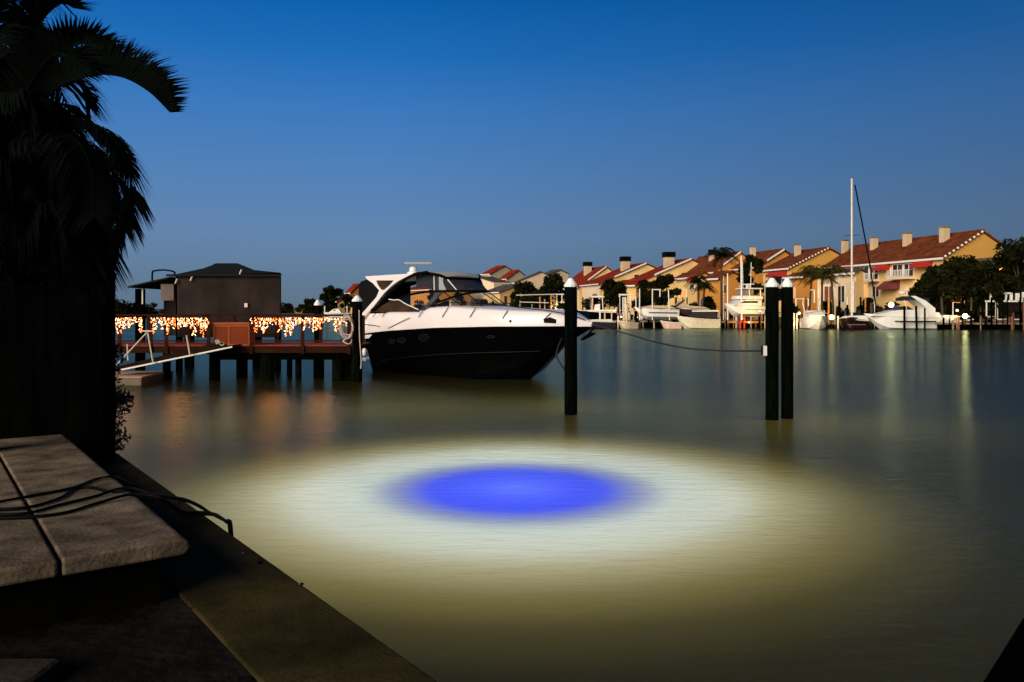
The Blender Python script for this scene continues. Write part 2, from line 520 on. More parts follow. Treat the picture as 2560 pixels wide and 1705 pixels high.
# platform slabs
plat = thing("concrete_platform", "raised pale concrete platform of jointed slabs beside the seawall", "platform", sw(1.6, .7, ZC))
ZP = 1.20
def slab_round(t0, t1, n0, n1, z0, z1):
    """slab with a bull-nosed edge on the water side and the near end"""
    mb = MB(); R_ = (z1 - z0) / 2
    prof = [(R_ - R_ * math.sin(a), (z0 + z1) / 2 + R_ * math.cos(a)) for a in [math.pi * k / 8 for k in range(9)]]
    inner = [(n1 - n0, z1), (n1 - n0, z0)]
    ring = prof + [inner[1], inner[0]]
    a = [sw(t0, n0 + q[0], q[1]) for q in ring]; bvs = [sw(t1, n0 + q[0], q[1]) for q in ring]
    n = len(ring)
    fs = [tuple(range(n)), tuple(reversed(range(n, 2 * n)))] + [(i, n + i, n + (i + 1) % n, (i + 1) % n) for i in range(n)]
    mb.add(a + bvs, fs)
    return mb
T0, T1 = 1.62, 6.15
for (n0, n1) in ((.60, 1.212), (1.232, 2.6), (2.62, 6.0)):
    for (a_, b_) in ((T0, 3.35), (3.365, T1)) if n0 > 1 else ((T0, T1),):
        if n0 < 1:
            slab_round(a_, b_, n0, n1, ZP - .09, ZP).build("slab", M_CONC, plat, bevel=.012)
        else:
            MB().box(a_, b_, n0, n1, ZP - .09, ZP - .004, fnsw).build("slab", M_CONC, plat, bevel=.015)
MB().box(T0 + .12, T1 - .05, .72, 5.9, ZC - .2, ZP - .095, fnsw).build("base", mat("platform base", (.004, .0035, .002), .95, var=.4, bump=.5, spec=.0), plat)  # near-black base colour holds the shade beneath the slabs
# low pale paver bottom-left in the photograph
pp = MB()
q = [P(-260, 1640, 3.3), P(120, 1630, 3.45)]
pp.box(-2.9, -1.98, 2.7, 3.55, ZC - .05, ZC + .06)
o = pp.build("stepping_stone", mat("dim paver", (.035, .027, .02), .95, var=.5, scale=4, bump=.4, spec=.02), bevel=.03); tag(o, "rough pale stepping stone lying on the dark soil below the platform", "paver")

# fence with its end post
FD = 8.17
fen = thing("wooden_fence", "tall black board fence across the bank beneath the palm", "fence", (PX(120, FD), FD, ZC))
x = -9.4
k = 0
while x < PX(207, FD) - .02:
    w = .145
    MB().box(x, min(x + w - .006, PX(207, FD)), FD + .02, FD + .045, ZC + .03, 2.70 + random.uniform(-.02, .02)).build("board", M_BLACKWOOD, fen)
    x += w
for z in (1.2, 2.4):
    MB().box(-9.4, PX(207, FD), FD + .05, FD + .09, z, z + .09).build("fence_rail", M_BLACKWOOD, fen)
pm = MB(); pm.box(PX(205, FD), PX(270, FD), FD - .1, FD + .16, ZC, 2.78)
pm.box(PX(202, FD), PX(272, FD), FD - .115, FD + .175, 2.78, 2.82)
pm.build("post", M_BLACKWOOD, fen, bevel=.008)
# black corner of a timber jetty at the bottom-right edge
jt = thing("timber_jetty", "black timber jetty corner cutting into the right edge above dark water", "jetty", (2.2, 2.9, 0))
zj = .55
def PJ(px, py, z): 
    d = (H - z) * F / (py - HY); return Vector((PX(px, d), d, z))
jp = [PJ(2568, 1530, zj), PJ(2452, 1715, zj), PJ(2460, 2000, zj), PJ(3000, 2000, zj), PJ(3300, 1530, zj)]
jb = MB(); jb.slab(jp, (0, 0, -.16)); jb.build("jetty_deck", M_BLACKWOOD, jt)
c_ = (jp[0] + jp[1] + jp[3]) / 3
MB().tube([(c_.x + .4, c_.y, -3.1), (c_.x + .4, c_.y, zj - .17)], .14, 12).build("jetty_leg", M_PILE, jt)

# small stones on the cap
for i, (px, py, r_, lab) in enumerate(((608, 1385, .013, "pale pebble on the seawall cap near the platform corner"), (650, 1409, .018, "dark pebble on the seawall cap beyond the joint line"),
                       (755, 1462, .013, "dark pebble on the seawall cap before the joint line"))):
    d = (H - ZC) * F / (py - HY)
    mb = MB(); mb.ico((PX(px, d), d, ZC + r_ * .4), r_, .6)
    o = mb.build("pebble", M_CONC if i == 0 else M_BLACK); tag(o, lab, "pebble")

# cables running over the platform into the water
def smooth_path(pts, n=8):
    pts = [Vector(p) for p in pts]
    outp = []
    for i in range(len(pts) - 1):
        p0, p1, p2, p3 = pts[max(i - 1, 0)], pts[i], pts[i + 1], pts[min(i + 2, len(pts) - 1)]
        for k in range(n):
            u = k / n
            outp.append(.5 * ((2 * p1) + (-p0 + p2) * u + (2 * p0 - 5 * p1 + 4 * p2 - p3) * u * u + (-p0 + 3 * p1 - 3 * p2 + p3) * u ** 3))
    outp.append(pts[-1])
    return outp
def onz(px, py, z):
    d = (H - z) * F / (py - HY)
    return Vector((PX(px, d), d, z))
def zof(px, py):
    # platform top, else cap top
    d = (H - ZP) * F / (py - HY); p = Vector((PX(px, d), d))
    if (p - SW0).dot(SWN) > .58: return ZP + .012
    return ZC + .014
cabs = [
    ([(-40, 1262), (60, 1243), (180, 1220), (240, 1198), (285, 1192), (330, 1212), (400, 1240), (455, 1246), (495, 1262), (530, 1285), (566, 1304)], "topmost black cable crossing the platform and cap in one long arch"),
    ([(-40, 1275), (70, 1268), (150, 1245), (185, 1222), (225, 1218), (270, 1228), (330, 1226), (400, 1240), (470, 1254), (515, 1276), (562, 1302)], "black cable with a small hump midway, second from the top of the bundle"),
    ([(-40, 1285), (60, 1284), (150, 1262), (240, 1240), (310, 1220), (370, 1232), (420, 1258), (458, 1286), (510, 1286), (545, 1290), (568, 1305)], "black cable sagging in a loop near the water edge of the cap"),
    ([(-40, 1296), (80, 1292), (170, 1280), (250, 1256), (330, 1236), (400, 1246), (430, 1262), (460, 1280), (500, 1280), (540, 1286), (566, 1306)], "lowest black cable of the bundle over the platform"),
]
for pts, lab in cabs:
    p3 = []
    prev = None
    for q in pts:
        z = zof(*q)
        if prev and prev > z + .1:      # step down over the platform edge: sag between
            z = (prev + z) / 2
        p3.append(onz(q[0], q[1], z)); prev = z if z > 1.1 or z < .9 else z
    last = p3[-1]
    e = sw(0, 0, 0)
    # over the edge, down into the water
    nrm = Vector((-SWN.x, -SWN.y, 0))
    p3 += [last + nrm * .03 + Vector((0, 0, -.03)), last + nrm * .045 + Vector((0, 0, -.4)), last + nrm * .06 + Vector((0, 0, -1.1))]
    o = MB().tube(smooth_path(p3), .010, 6).build("power_cable", M_BLACK, smooth=True)
    tag(o, lab, "cable", "black cables over the platform")

# ------------------------------------------------------------------ near palm and hedge
def frond(mb, pts, n, length, width, droop=.25, fwd=.55, side_up=0.0, rng=random, both=True):
    """rachis through pts, n leaflets a side"""
    path = smooth_path(pts, 10)
    mb.tube(path, .016, 5, r2=.004)
    K = len(path)
    for i in range(n):
        u = .08 + .92 * i / n
        j = min(K - 2, int(u * (K - 1)))
        p = path[j].lerp(path[j + 1], u * (K - 1) - j)
        d = (path[min(K - 1, j + 2)] - path[max(0, j - 1)]).normalized()
        side = d.cross(Vector((0, 0, 1)))
        if side.length < .1: side = Vector((1, 0, 0))
        side.normalize()
        up = side.cross(d).normalized()
        ll = length * (.45 + .75 * math.sin(math.pi * min(1, .12 + u * .72))) * rng.uniform(.85, 1.1)
        for s_ in (-1, 1) if both else (1,):
            if s_ == -1: ll *= 1 - .55 * max(0, u - .82) / .18
            dr = (side * s_ * (1 - abs(side_up)) + d * fwd * (1 + u) + up * side_up + Vector((0, 0, rng.uniform(-.1, .1)))).normalized()
            q1 = p + dr * ll * .5 + Vector((0, 0, -droop * ll * .15))
            q2 = p + dr * ll + Vector((0, 0, -droop * ll * .8))
            w = d * width * .5
            mb.add([p - w, p + w, q1 + w * 1.1, q1 - w * 1.1, q2], [(0, 1, 2, 3), (3, 2, 4)])

palm = thing("palm_tree", "huge black palm leaning over the fence with long arching feathery fronds", "palm tree", (-4.75, 6.9, ZC - .03))
MB().tube(smooth_path([(-4.75, 6.9, ZC - .1), (-4.7, 6.9, 2.2), (-4.55, 6.95, 3.7), (-4.40, 7.0, 4.2)]), .16, 12, r2=.11).build("trunk", M_BARK, palm, smooth=True)
fr_def = [  # explicit fronds, photo pixels and depth
    ([(60, 330, 7.1), (130, 230, 7.0), (220, 190, 6.9), (300, 190, 6.8), (370, 226, 6.7), (425, 280, 6.6)], 110, .42, .75),
    ([(60, 330, 7.1), (120, 180, 7.3), (170, 120, 7.3), (230, 110, 7.3), (285, 140, 7.3)], 60, .33, .6),
    ([(30, 330, 7.0), (60, 180, 7.0), (100, 60, 7.0), (150, 10, 7.0), (185, 20, 7.0)], 70, .35, .5),
    ([(60, 350, 6.8), (160, 300, 6.6), (250, 320, 6.5), (310, 390, 6.4), (330, 480, 6.4), (318, 560, 6.4)], 130, .26, .15),
    ([(60, 350, 7.0), (150, 330, 6.9), (230, 370, 6.8), (280, 450, 6.8), (295, 550, 6.8), (270, 640, 6.8)], 120, .28, -.1),
    ([(60, 360, 7.3), (160, 350, 7.3), (255, 400, 7.2), (305, 470, 7.2), (318, 540, 7.2), (305, 610, 7.2)], 130, .24, .3),
    ([(60, 380, 7.0), (150, 400, 7.0), (220, 470, 7.0), (255, 570, 7.0), (258, 690, 7.0)], 70, .40, 0),
    ([(60, 380, 7.2), (140, 430, 7.2), (200, 520, 7.2), (225, 620, 7.2), (235, 720, 7.2)], 70, .38, 0),
    ([(40, 360, 6.6), (120, 330, 6.4), (190, 350, 6.2), (230, 430, 6.1), (235, 540, 6.0)], 70, .42, 0),
    ([(40, 330, 7.4), (90, 220, 7.5), (150, 190, 7.6), (200, 215, 7.7), (225, 270, 7.8)], 60, .35, .3),
    ([(40, 330, 7.4), (40, 160, 7.5), (60, 20, 7.6), (100, -60, 7.6), (160, -90, 7.6)], 60, .45, .2),
    ([(20, 330, 6.8), (-20, 160, 6.8), (0, 0, 6.8), (50, -60, 6.8), (90, -20, 6.8)], 60, .5, .2),
    ([(20, 330, 7.0), (70, 250, 7.0), (130, 260, 7.0), (175, 320, 7.0), (190, 400, 7.0)], 60, .40, 0),
    ([(20, 330, 6.4), (80, 200, 6.2), (130, 140, 6.1), (175, 140, 6.0), (205, 180, 6.0)], 60, .33, .5),
]
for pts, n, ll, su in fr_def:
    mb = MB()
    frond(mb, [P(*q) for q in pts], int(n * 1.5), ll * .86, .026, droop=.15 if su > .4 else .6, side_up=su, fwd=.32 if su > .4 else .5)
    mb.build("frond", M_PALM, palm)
rr = random.Random(3)
for k in range(46):     # the dense heart of the crown and the clumps beneath it
    bx, by = rr.uniform(-160, 60), rr.uniform(250, 560)
    d = rr.uniform(6.3, 7.9)
    dx = rr.uniform(20, 190); up_ = rr.uniform(-60, 140)
    ex = min(bx + dx + 60, 235)
    mb = MB()
    frond(mb, [P(bx, by, d), P(bx + dx * .4, by - up_, d), P((bx + ex) / 2 + 20, by - up_ * .6, d), P(ex, by + 90 + rr.uniform(0, 120), d)], 46, .46, .034, droop=.7, side_up=0, rng=rr)
    mb.build("frond", M_PALM, palm)

def leaf_cloud(mb, centres, radii, n, size, rng, squash=1.0):
    """n leaf quads spread through the given clumps"""
    nc = len(centres)
    vs = np.empty((n, 4, 3))
    idx = rng.integers(0, nc, n)
    C = np.array(centres)[idx]; R_ = np.array(radii)[idx]
    dv = rng.normal(size=(n, 3)); dv /= np.linalg.norm(dv, axis=1)[:, None]
    rad_ = (rng.random(n) ** .45) * R_
    pc = C + dv * rad_[:, None] * np.array([1, 1, squash])
    a = rng.normal(size=(n, 3)); a /= np.linalg.norm(a, axis=1)[:, None]
    bb = np.cross(a, rng.normal(size=(n, 3))); bb /= np.linalg.norm(bb, axis=1)[:, None]
    sz = size * (0.6 + .8 * rng.random(n))[:, None]
    vs[:, 0] = pc - a * sz; vs[:, 1] = pc - bb * sz * .45; vs[:, 2] = pc + a * sz; vs[:, 3] = pc + bb * sz * .45
    k = len(mb.v)
    mb.v += [tuple(x) for x in vs.reshape(-1, 3)]
    mb.f += [(k + 4 * i, k + 4 * i + 1, k + 4 * i + 2, k + 4 * i + 3) for i in range(n)]

rng = np.random.default_rng(5)
# shrub mass between palm crown and fence
hd = thing("garden_shrub", "tall black leafy shrub filling the gap between palm crown and fence", "shrub", (-5.6, 8.9, ZC - .03))
cs, rs = [], []
for k in range(90):
    px_, py_ = rng.uniform(-120, 205), rng.uniform(480, 760)
    if px_ > 150 and py_ < 560: continue
    d = rng.uniform(8.6, 9.6)
    cs.append(tuple(P(px_, py_, d))); rs.append(rng.uniform(.25, .45))
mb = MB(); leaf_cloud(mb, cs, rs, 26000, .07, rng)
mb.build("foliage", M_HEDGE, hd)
mb = MB()
for k in range(7):
    x0 = -6.4 + k * .3
    mb.tube(smooth_path([(x0, 9.0, ZC - .1), (x0 + .05, 9.05, 1.8), (x0 + rng.uniform(-.2, .2), 9.1, 3.2)]), .03, 6, r2=.012)
mb.build("stem", M_BARK, hd)
# weeping green bamboo-like shrub right of it, hanging over the post
wg = thing("weeping_shrub", "drooping dark green feathery shrub hanging just above the fence post", "shrub", (-4.55, 8.75, ZC - .03))
mb = MB(); wr = random.Random(9)
for k in range(60):
    px_ = wr.uniform(185, 275); py_ = wr.uniform(520, 650)
    d = wr.uniform(8.4, 9.0)
    p0 = P(px_ - 40, py_ - 40, d); p1 = P(px_, py_ - 20, d); p2 = P(px_ + 8, py_ + wr.uniform(20, 55), d)
    frond(mb, [p0, p1, p2], 16, .12, .012, droop=.9, rng=wr)
mb.build("foliage", mat("dark green weeping leaf", (.006, .030, .012), .7, var=.5, col2=(.014, .065, .028)), wg)
MB().tube(smooth_path([(-4.55, 8.75, ZC - .1), (-4.58, 8.75, 2.0), P(205, 600, 8.75)]), .03, 6, r2=.012).build("stem", M_BARK, wg)
# creeper on the seawall right of the post
cw = thing("creeper", "scraggly dark creeper trailing down beside the black fence post to the water", "plant", (PX(285, 9.6), 9.6, .3))
cs, rs = [], []
for (px_, py_, r_) in ((275, 880, .12), (282, 905, .13), (292, 985, .12), (300, 1010, .15), (310, 1000, .10), (288, 1040, .14), (286, 1075, .14), (296, 1100, .13), (280, 1120, .12), (276, 940, .12)):
    cs.append(tuple(P(px_, py_, 9.3))); rs.append(r_)
mb = MB(); leaf_cloud(mb, cs, rs, 1000, .03, rng)
mb.build("foliage", mat("creeper leaf", (.03, .032, .012), .8, var=.5), cw)
MB().tube(smooth_path([P(272, 860, 9.3), P(290, 1000, 9.35), P(278, 1130, 9.3), P(270, 1150, 9.3)]), .012, 5).build("stem", M_BARK, cw)

# ------------------------------------------------------------------ mooring piles in the channel
def piling(px, d, r_, ytop, label, group, capmat=M_CAPW, lean=0.0, base=-3.1):
    x = PX(px, d); zt = PZ(ytop, d)
    o = thing("mooring_pile", label, "piling", (x, d, 0), group)
    mb = MB()
    prof = [(r_, base)] + [(r_ * (1 + random.uniform(-.02, .02)), base + (zt - base) * k / 10) for k in range(1, 10)] + [(r_ * .97, zt)]
    mb.lathe((x, d, 0), prof, 20); mb.build("post", M_PILE, o, smooth=True)
    mb = MB(); mb.lathe((x, d, zt), [(r_ * 1.06, -.05), (r_ * 1.06, .0), (r_ * .42, .13), (r_ * .34, .15), (.01, .155)], 12)
    mb.build("pile_cap", capmat, o)
    return o
piling(1427, 18.6, .15, 712, "single black piling with pale conical cap standing before the yacht's bow", "tall black pilings with white caps")
piling(1930, 17.7, .142, 712, "left one of the black pilings paired at the far end of the slack rope", "tall black pilings with white caps")
piling(1968, 17.9, .130, 712, "right one of the black pilings paired at the far end of the slack rope", "tall black pilings with white caps")

# rope from bow to the paired piling and ring
cl = thing("rope_cleat", "pale cleat block fixed to the paired pilings where the rope ends", "cleat", P(1911, 877, 17.55))
MB().box(*(lambda c: (c.x - .035, c.x + .05, c.y - .04, c.y + .06, c.z - .11, c.z + .11))(P(1911, 877, 17.6))).build("cleat_block", M_TRIMW, cl, bevel=.01)
MB().tube([P(1905, 864, 17.55), P(1905, 888, 17.55)], .02, 8).build("cleat_horn", M_BLACK, cl)
rope_pts = [P(1484, 812, 25.9), P(1530, 824, 24.6), P(1580, 838, 23.3), P(1650, 858, 21.6), P(1730, 872, 20.0), P(1820, 877, 18.7), P(1905, 877, 17.55)]
o = MB().tube(smooth_path(rope_pts), .022, 6).build("mooring_rope", M_ROPE, smooth=True)
tag(o, "long slack mooring rope from the yacht's bow to the paired pilings", "rope")
o = MB().tube(smooth_path([P(1405, 845, 26.3), P(1392, 878, 24.2), P(1396, 900, 22.0), P(1412, 925, 19.6), P(1417, 928, 18.9)]), .025, 6).build("mooring_rope", M_ROPE, smooth=True)
tag(o, "short mooring rope hanging from the black bow to the single piling", "rope")

# ------------------------------------------------------------------ the yacht
TH = math.radians(42)
LB = 9.95
FX, FY = math.cos(TH), -math.sin(TH)
RX, RY = -math.sin(TH), -math.cos(TH)
TIP = Vector((2.62, 25.95))
T0x, T0y = TIP.x - FX * LB, TIP.y - FY * LB
BEAM = 1.72
def bw(s, y, z):
    return Vector((T0x + FX * s + RX * y, T0y + FY * s + RY * y, z))
def S(px, y):
    k = (px - CX) / F
    return (k * (T0y + RY * y) - (T0x + RX * y)) / (FX - k * FY)
def Z(py, s, y):
    d = T0y + FY * s + RY * y
    return H - (py - HY) / F * d
def B(px, py, y):
    s = S(px, y)
    return (s, y, Z(py, s, y))
def hb(s):
    u = s / LB
    if u < .5: return BEAM * (.90 + .10 * math.sin(u * math.pi))
    v = (u - .5) / .5
    return max(.02, BEAM * (1 - v ** 2.4) + .12 * v * (1 - v))
def hull_at(px, py):      # point on the starboard side
    y = BEAM
    for _ in range(8):
        y = hb(min(LB, max(0, S(px, y))))
    return B(px, py, y)
# sheer and top curves from the photo
def table(pts):
    pts = sorted(pts)
    xs = [p[0] for p in pts]; zs = [p[1] for p in pts]
    return lambda s: float(np.interp(s, xs, zs))
sh_t = table([(lambda q: (q[0], q[2]))(hull_at(*p)) for p in ((905, 835), (963, 828), (1086, 820), (1230, 817), (1410, 816), (1460, 815))] + [(LB, Z(815, LB, 0))])
tp_t = table([(lambda q: (q[0], q[2]))(hull_at(*p)) for p in ((905, 797), (963, 780), (1043, 780), (1064, 769), (1116, 766), (1239, 774), (1361, 779), (1415, 791), (1450, 800))] + [(LB, Z(809, LB, 0))])
def stem_z(s):      # keel/stem profile on the centreline
    pts = [B(1325, 953, 0), B(1407, 866, 0), (LB - .02, 0, Z(819, LB, 0))]
    return float(np.interp(s, [0, pts[0][0] - 1.6, pts[0][0], pts[1][0], pts[2][0]], [-.55, -.5, -.02, pts[1][2], pts[2][2]]))
yacht = thing("motor_yacht", "large sport cruiser with black hull and white topsides moored at the dock end", "yacht", bw(LB / 2, 0, 0))
NS = 44
sts = [LB * (i / NS) ** .9 for i in range(NS + 1)]
sts[-1] = LB - .02
hull = MB(); NP = 10
for s in sts:
    kz, sz, w = stem_z(s), sh_t(s), hb(s)
    for side in (1, -1):
        ring = []
        for j in range(NP + 1):
            u = j / NP
            if u < .35:
                q = u / .35; y = w * .82 * q * (1 if s < LB * .6 else max(.25, 1 - (s / LB - .6) * 1.6)); z = kz + (sz - kz) * .22 * q
                ych = y
            else:
                q = (u - .35) / .65; y = ych + (w - ych) * (q ** .8 if s < LB * .6 else q ** 1.15); z = kz + (sz - kz) * (.22 + .78 * q)
            ring.append(bw(s, side * y, z))
        hull.v += [tuple(p) for p in ring]
n2 = 2 * (NP + 1)
for i in range(NS):
    for sd_ in (0, 1):
        for j in range(NP):
            a = i * n2 + sd_ * (NP + 1) + j
            f = (a, a + n2, a + n2 + 1, a + 1)
            hull.f.append(f if sd_ == 0 else tuple(reversed(f)))
hull.f.append(tuple([j for j in range(NP, -1, -1)] + [NP + 1 + j for j in range(1, NP + 1)]))
ho = hull.build("hull", M_NAVY, yacht, smooth=True)
# white topsides and deck
dk = MB(); prof = None
for s in sts:
    w, a, t_ = hb(s), sh_t(s) + .004, tp_t(s)
    h_ = t_ - a
    ys = [(w + .012, a - .02), (w + .02, a + .03), (w * .985, a + h_ * .55), (w * .95, a + h_ * .9), (w * .88, t_), (w * .45, t_ + .04), (0, t_ + .05)]
    row = [bw(s, y, z) for y, z in ys] + [bw(s, -y, z) for y, z in reversed(ys[:-1])]
    dk.v += [tuple(p) for p in row]
m_ = 13
for i in range(NS):
    for j in range(m_ - 1):
        a = i * m_ + j
        dk.f.append((a, a + m_, a + m_ + 1, a + 1))
dk.f.append(tuple(reversed(range(m_))))
dk.build("deck", M_WHITE, yacht, smooth=True)
# rub rail at the colour change, swim-platform strip
def hull_line(pts, r_, out=.02):
    path = []
    for px, py in pts:
        s, y, z = hull_at(px, py)
        path.append(bw(s, y + out, z))
    return path
MB().tube(smooth_path([bw(s, hb(s) + .015, sh_t(s) - .01) for s in sts[::3]] , 4), .022, 6).build("rub_rail", M_BLACK, yacht, smooth=True)
# gold line low on the hull: sits on the hull side
def hull_side_pt(s, fz):
    kz, sz, w = stem_z(s), sh_t(s), hb(s)
    ych = w * .82 * (1 if s < LB * .6 else max(.25, 1 - (s / LB - .6) * 1.6))
    q = max(0, (fz - .22) / .78)
    y = ych + (w - ych) * (q ** .8 if s < LB * .6 else q ** 1.15)
    return bw(s, y, kz + (sz - kz) * fz), y
def hull_pt_px(px, py, out=.012):
    best = None
    y = BEAM * .9
    for _ in range(20):
        s = min(LB - .1, max(.05, S(px, y)))
        z = Z(py, s, y); kz, sz = stem_z(s), sh_t(s)
        fz = min(1, max(.23, (z - kz) / (sz - kz)))
        p, y2 = hull_side_pt(s, fz)
        y = .5 * y + .5 * y2
    return bw(s, y + out, z)
pth = [hull_pt_px(px, py) for px, py in ((951, 903), (980, 898), (1020, 893), (1086, 887), (1150, 884), (1200, 882), (1280, 880), (1350, 878))]
MB().tube(smooth_path(pth), .014, 5).build("hull_stripe", M_STRIPE, yacht, smooth=True)
for i, (px, py, w_, h_) in enumerate(((981, 853, 9, 6), (1006, 851, 12, 6), (1061, 844, 14, 9), (1229, 842, 10, 3))):
    c = hull_pt_px(px, py, .0)
    up = Vector((0, 0, 1)); fw = Vector((FX, FY, 0)); ou = Vector((RX, RY, 0))
    sc = c.y / F
    mb = MB(); n = 20
    ringo = [c + fw * math.cos(2 * math.pi * k / n) * w_ * sc * 1.35 + up * math.sin(2 * math.pi * k / n) * h_ * sc for k in range(n)]
    mb.tube([p + ou * .035 for p in ringo] + [ringo[0] + ou * .035], .012, 5)
    ph = mb.build("porthole", M_STRIPE, yacht)
    mb = MB(); mb.slab([p - ou * .02 for p in ringo], ou * .04); mb.build("pane", M_BLACK, ph)
# bow details: anchor, opening, nav light, rails
c = bw(LB - .25, 0, Z(822, LB, 0))
an = MB()
an.tube([bw(LB - .7, 0, tp_t(LB) - .02), bw(LB + .10, 0, tp_t(LB) - .06)], .05, 8)
an.build("bow_roller", M_STEEL, yacht)
an = MB()
an.tube([bw(LB + .08, 0, sh_t(LB) - .02), bw(LB - .25, 0, sh_t(LB) - .36)], .035, 8)
an.slab([bw(LB - .02, -.17, sh_t(LB) - .22), bw(LB - .02, .17, sh_t(LB) - .22), bw(LB - .42, .10, sh_t(LB) - .42), bw(LB - .42, -.10, sh_t(LB) - .42)], (0, 0, -.05))
an.build("anchor", M_BLACK, yacht)
s_, y_, z_ = hull_at(1379, 802)
mb = MB(); mb.slab([bw(s_ + .13, hb(s_ + .13) - .0, z_ + .04), bw(s_ - .05, y_ + .01, z_ + .12), bw(s_ - .2, hb(s_ - .2) + .01, z_ + .06), bw(s_ - .2, hb(s_ - .2) + .02, z_ - .06), bw(s_ + .13, hb(s_ + .13) + .01, z_ - .08)], (RX * .03, RY * .03, 0))
mb.build("hawse_opening", M_BLACK, yacht)
s_, y_, z_ = hull_at(1276, 803)
MB().ico(bw(s_, y_ + .0, z_), .05).build("nav_light", M_BLACK, yacht)
# bow rail with raked stanchions
rail = [hull_at(px, py) for px, py in ((1064, 764), (1116, 757), (1160, 757), (1239, 762), (1320, 772), (1361, 776), (1420, 786), (1462, 800))]
rp_ = smooth_path([bw(s, y * .93, z) for s, y, z in rail], 6)
bo = MB(); bo.tube(rp_, .017, 6)
rp2 = smooth_path([bw(s, -y * .93, z) for s, y, z in rail], 6)
bo.tube(rp2, .017, 6)
bo.build("bow_rail", M_BLACK, yacht)
for (x0, y0, x1, y1) in ((932, 792, 945, 778), (957, 793, 962, 778), (1047, 793, 1059, 770), (1106, 793, 1120, 766), (1175, 793, 1187, 770), (1257, 796, 1268, 776), (1359, 800, 1376, 784)):
    a = hull_at(x0, y0); b_ = hull_at(x1, y1)
    MB().tube([bw(a[0], a[1] + .015, a[2]), bw(b_[0], b_[1] * .96 + .02, b_[2] + .02)], .013, 6).build("stanchion", M_BLACK, yacht)
# dark shore-power streaks: handrail on the side deck
a = [hull_at(*p) for p in ((972, 821), (995, 809), (1015, 799), (1026, 794))]
MB().tube([bw(s, y + .03, z) for s, y, z in a], .012, 6).build("side_handrail", M_BLACK, yacht)
a = [hull_at(*p) for p in ((903, 811), (918, 811), (940, 814), (952, 817))]
MB().tube([bw(s, y + .03, z) for s, y, z in a], .012, 6).build("side_handrail", M_BLACK, yacht)

# cockpit side glass (eye shaped dark window)
SY = 1.38
def side_poly(name, m, pts, y, th=.03, par=yacht, mirror=True, smooth=False):
    mb = MB()
    for sg in (1, -1) if mirror else (1,):
        pp_ = [B(px, py, y) for px, py in pts]
        mb.slab([bw(s, sg * y_, z) for s, y_, z in pp_], (RX * th * sg, RY * th * sg, 0))
    return mb.build(name, m, par)
side_poly("side_window", M_DGLASS, ((931, 780), (950, 768), (968, 757), (985, 750), (998, 752), (1020, 763), (1043, 774), (1052, 780), (1010, 784)), SY)
MB().tube(smooth_path([bw(*B(px, py, SY + .04)) for px, py in ((972, 748), (985, 750), (998, 750), (1015, 760), (1046, 774))]), .02, 6).build("window_trim", M_WHITE, yacht)
side_poly("cockpit_coaming", M_WHITE, ((903, 812), (906, 790), (925, 784), (990, 783), (1050, 783), (1070, 775), (1072, 800), (1060, 812)), SY - .05, .05)
# radar arch: strong raked leg, aft leg, top bar
arch = side_poly("radar_arch", M_WHITE, ((904, 795), (903, 790), (915, 778), (946, 743), (953, 726), (938, 709), (921, 697), (918, 691), (950, 689), (1000, 687), (1038, 684),
                                          (1025, 690), (1000, 703), (985, 714), (968, 730), (958, 742), (940, 765), (924, 782), (915, 795)), SY + .02, .10)
side_poly("arch_window", M_DGLASS, ((941, 701), (984, 701), (972, 714), (959, 725), (953, 723), (945, 712)), SY + .13, .01)
ab = MB()
p1, p2 = B(955, 694, SY), B(1035, 690, SY)
ab.slab([bw(p1[0], -SY, p1[2] - .0), bw(p2[0], -SY, p2[2]), bw(p2[0], SY, p2[2]), bw(p1[0], SY, p1[2])], (0, 0, .10))
ab.build("arch_crossbar", M_WHITE, yacht, bevel=.03)
# black trim strip following the arch's forward edge up into the canvas top
tr_ = [(929, 777), (945, 764), (965, 742), (985, 722), (1000, 709), (1012, 699), (1030, 690), (1048, 684), (1068, 680), (1100, 678), (1140, 679), (1170, 683), (1187, 689), (1196, 697)]
MB().tube(smooth_path([bw(*B(px, py, SY + .10)) for px, py in tr_[:9]]) , .05, 8).build("top_trim", M_BLACK, yacht, smooth=True)
# hardtop: cambered lid over the cockpit
HT = [(1000, 706), (1030, 690), (1068, 681), (1110, 679)]
sa, sb_ = S(1010, SY), S(1185, -.6)
za = Z(688, sa, SY)
ht = MB(); nu, nv = 14, 10
def top_z(s):
    u = (s - sa) / (sb_ - sa)
    zf = Z(681, (sa + sb_) / 2, 0)
    return float(np.interp(u, [0, .18, .45, .75, .92, 1.0], [Z(697, sa, SY), zf - .07, zf + .01, zf + .0, zf - .07, zf - .17]))
for th_ in (0, -.06):
    for i in range(nu + 1):
        u = i / nu
        s = sa + (sb_ - sa) * u
        wy = SY * (1 - .38 * max(0, (u - .55) / .45) ** 2.2)
        for j in range(nv + 1):
            v = -1 + 2 * j / nv
            ht.v.append(tuple(bw(s, wy * v, top_z(s) - .09 * v * v + th_ + .03)))
K_ = (nu + 1) * (nv + 1)
for i in range(nu):
    for j in range(nv):
        a = i * (nv + 1) + j
        ht.f.append((a, a + nv + 1, a + nv + 2, a + 1)); ht.f.append((K_ + a, K_ + a + 1, K_ + a + nv + 2, K_ + a + nv + 1))
edge = [(i, 0) for i in range(nu + 1)] + [(nu, j) for j in range(1, nv + 1)] + [(i, nv) for i in range(nu - 1, -1, -1)] + [(0, j) for j in range(nv - 1, 0, -1)]
for k in range(len(edge)):
    a = edge[k][0] * (nv + 1) + edge[k][1]; b2 = edge[(k + 1) % len(edge)]; b2 = b2[0] * (nv + 1) + b2[1]
    ht.f.append((a, b2, K_ + b2, K_ + a))
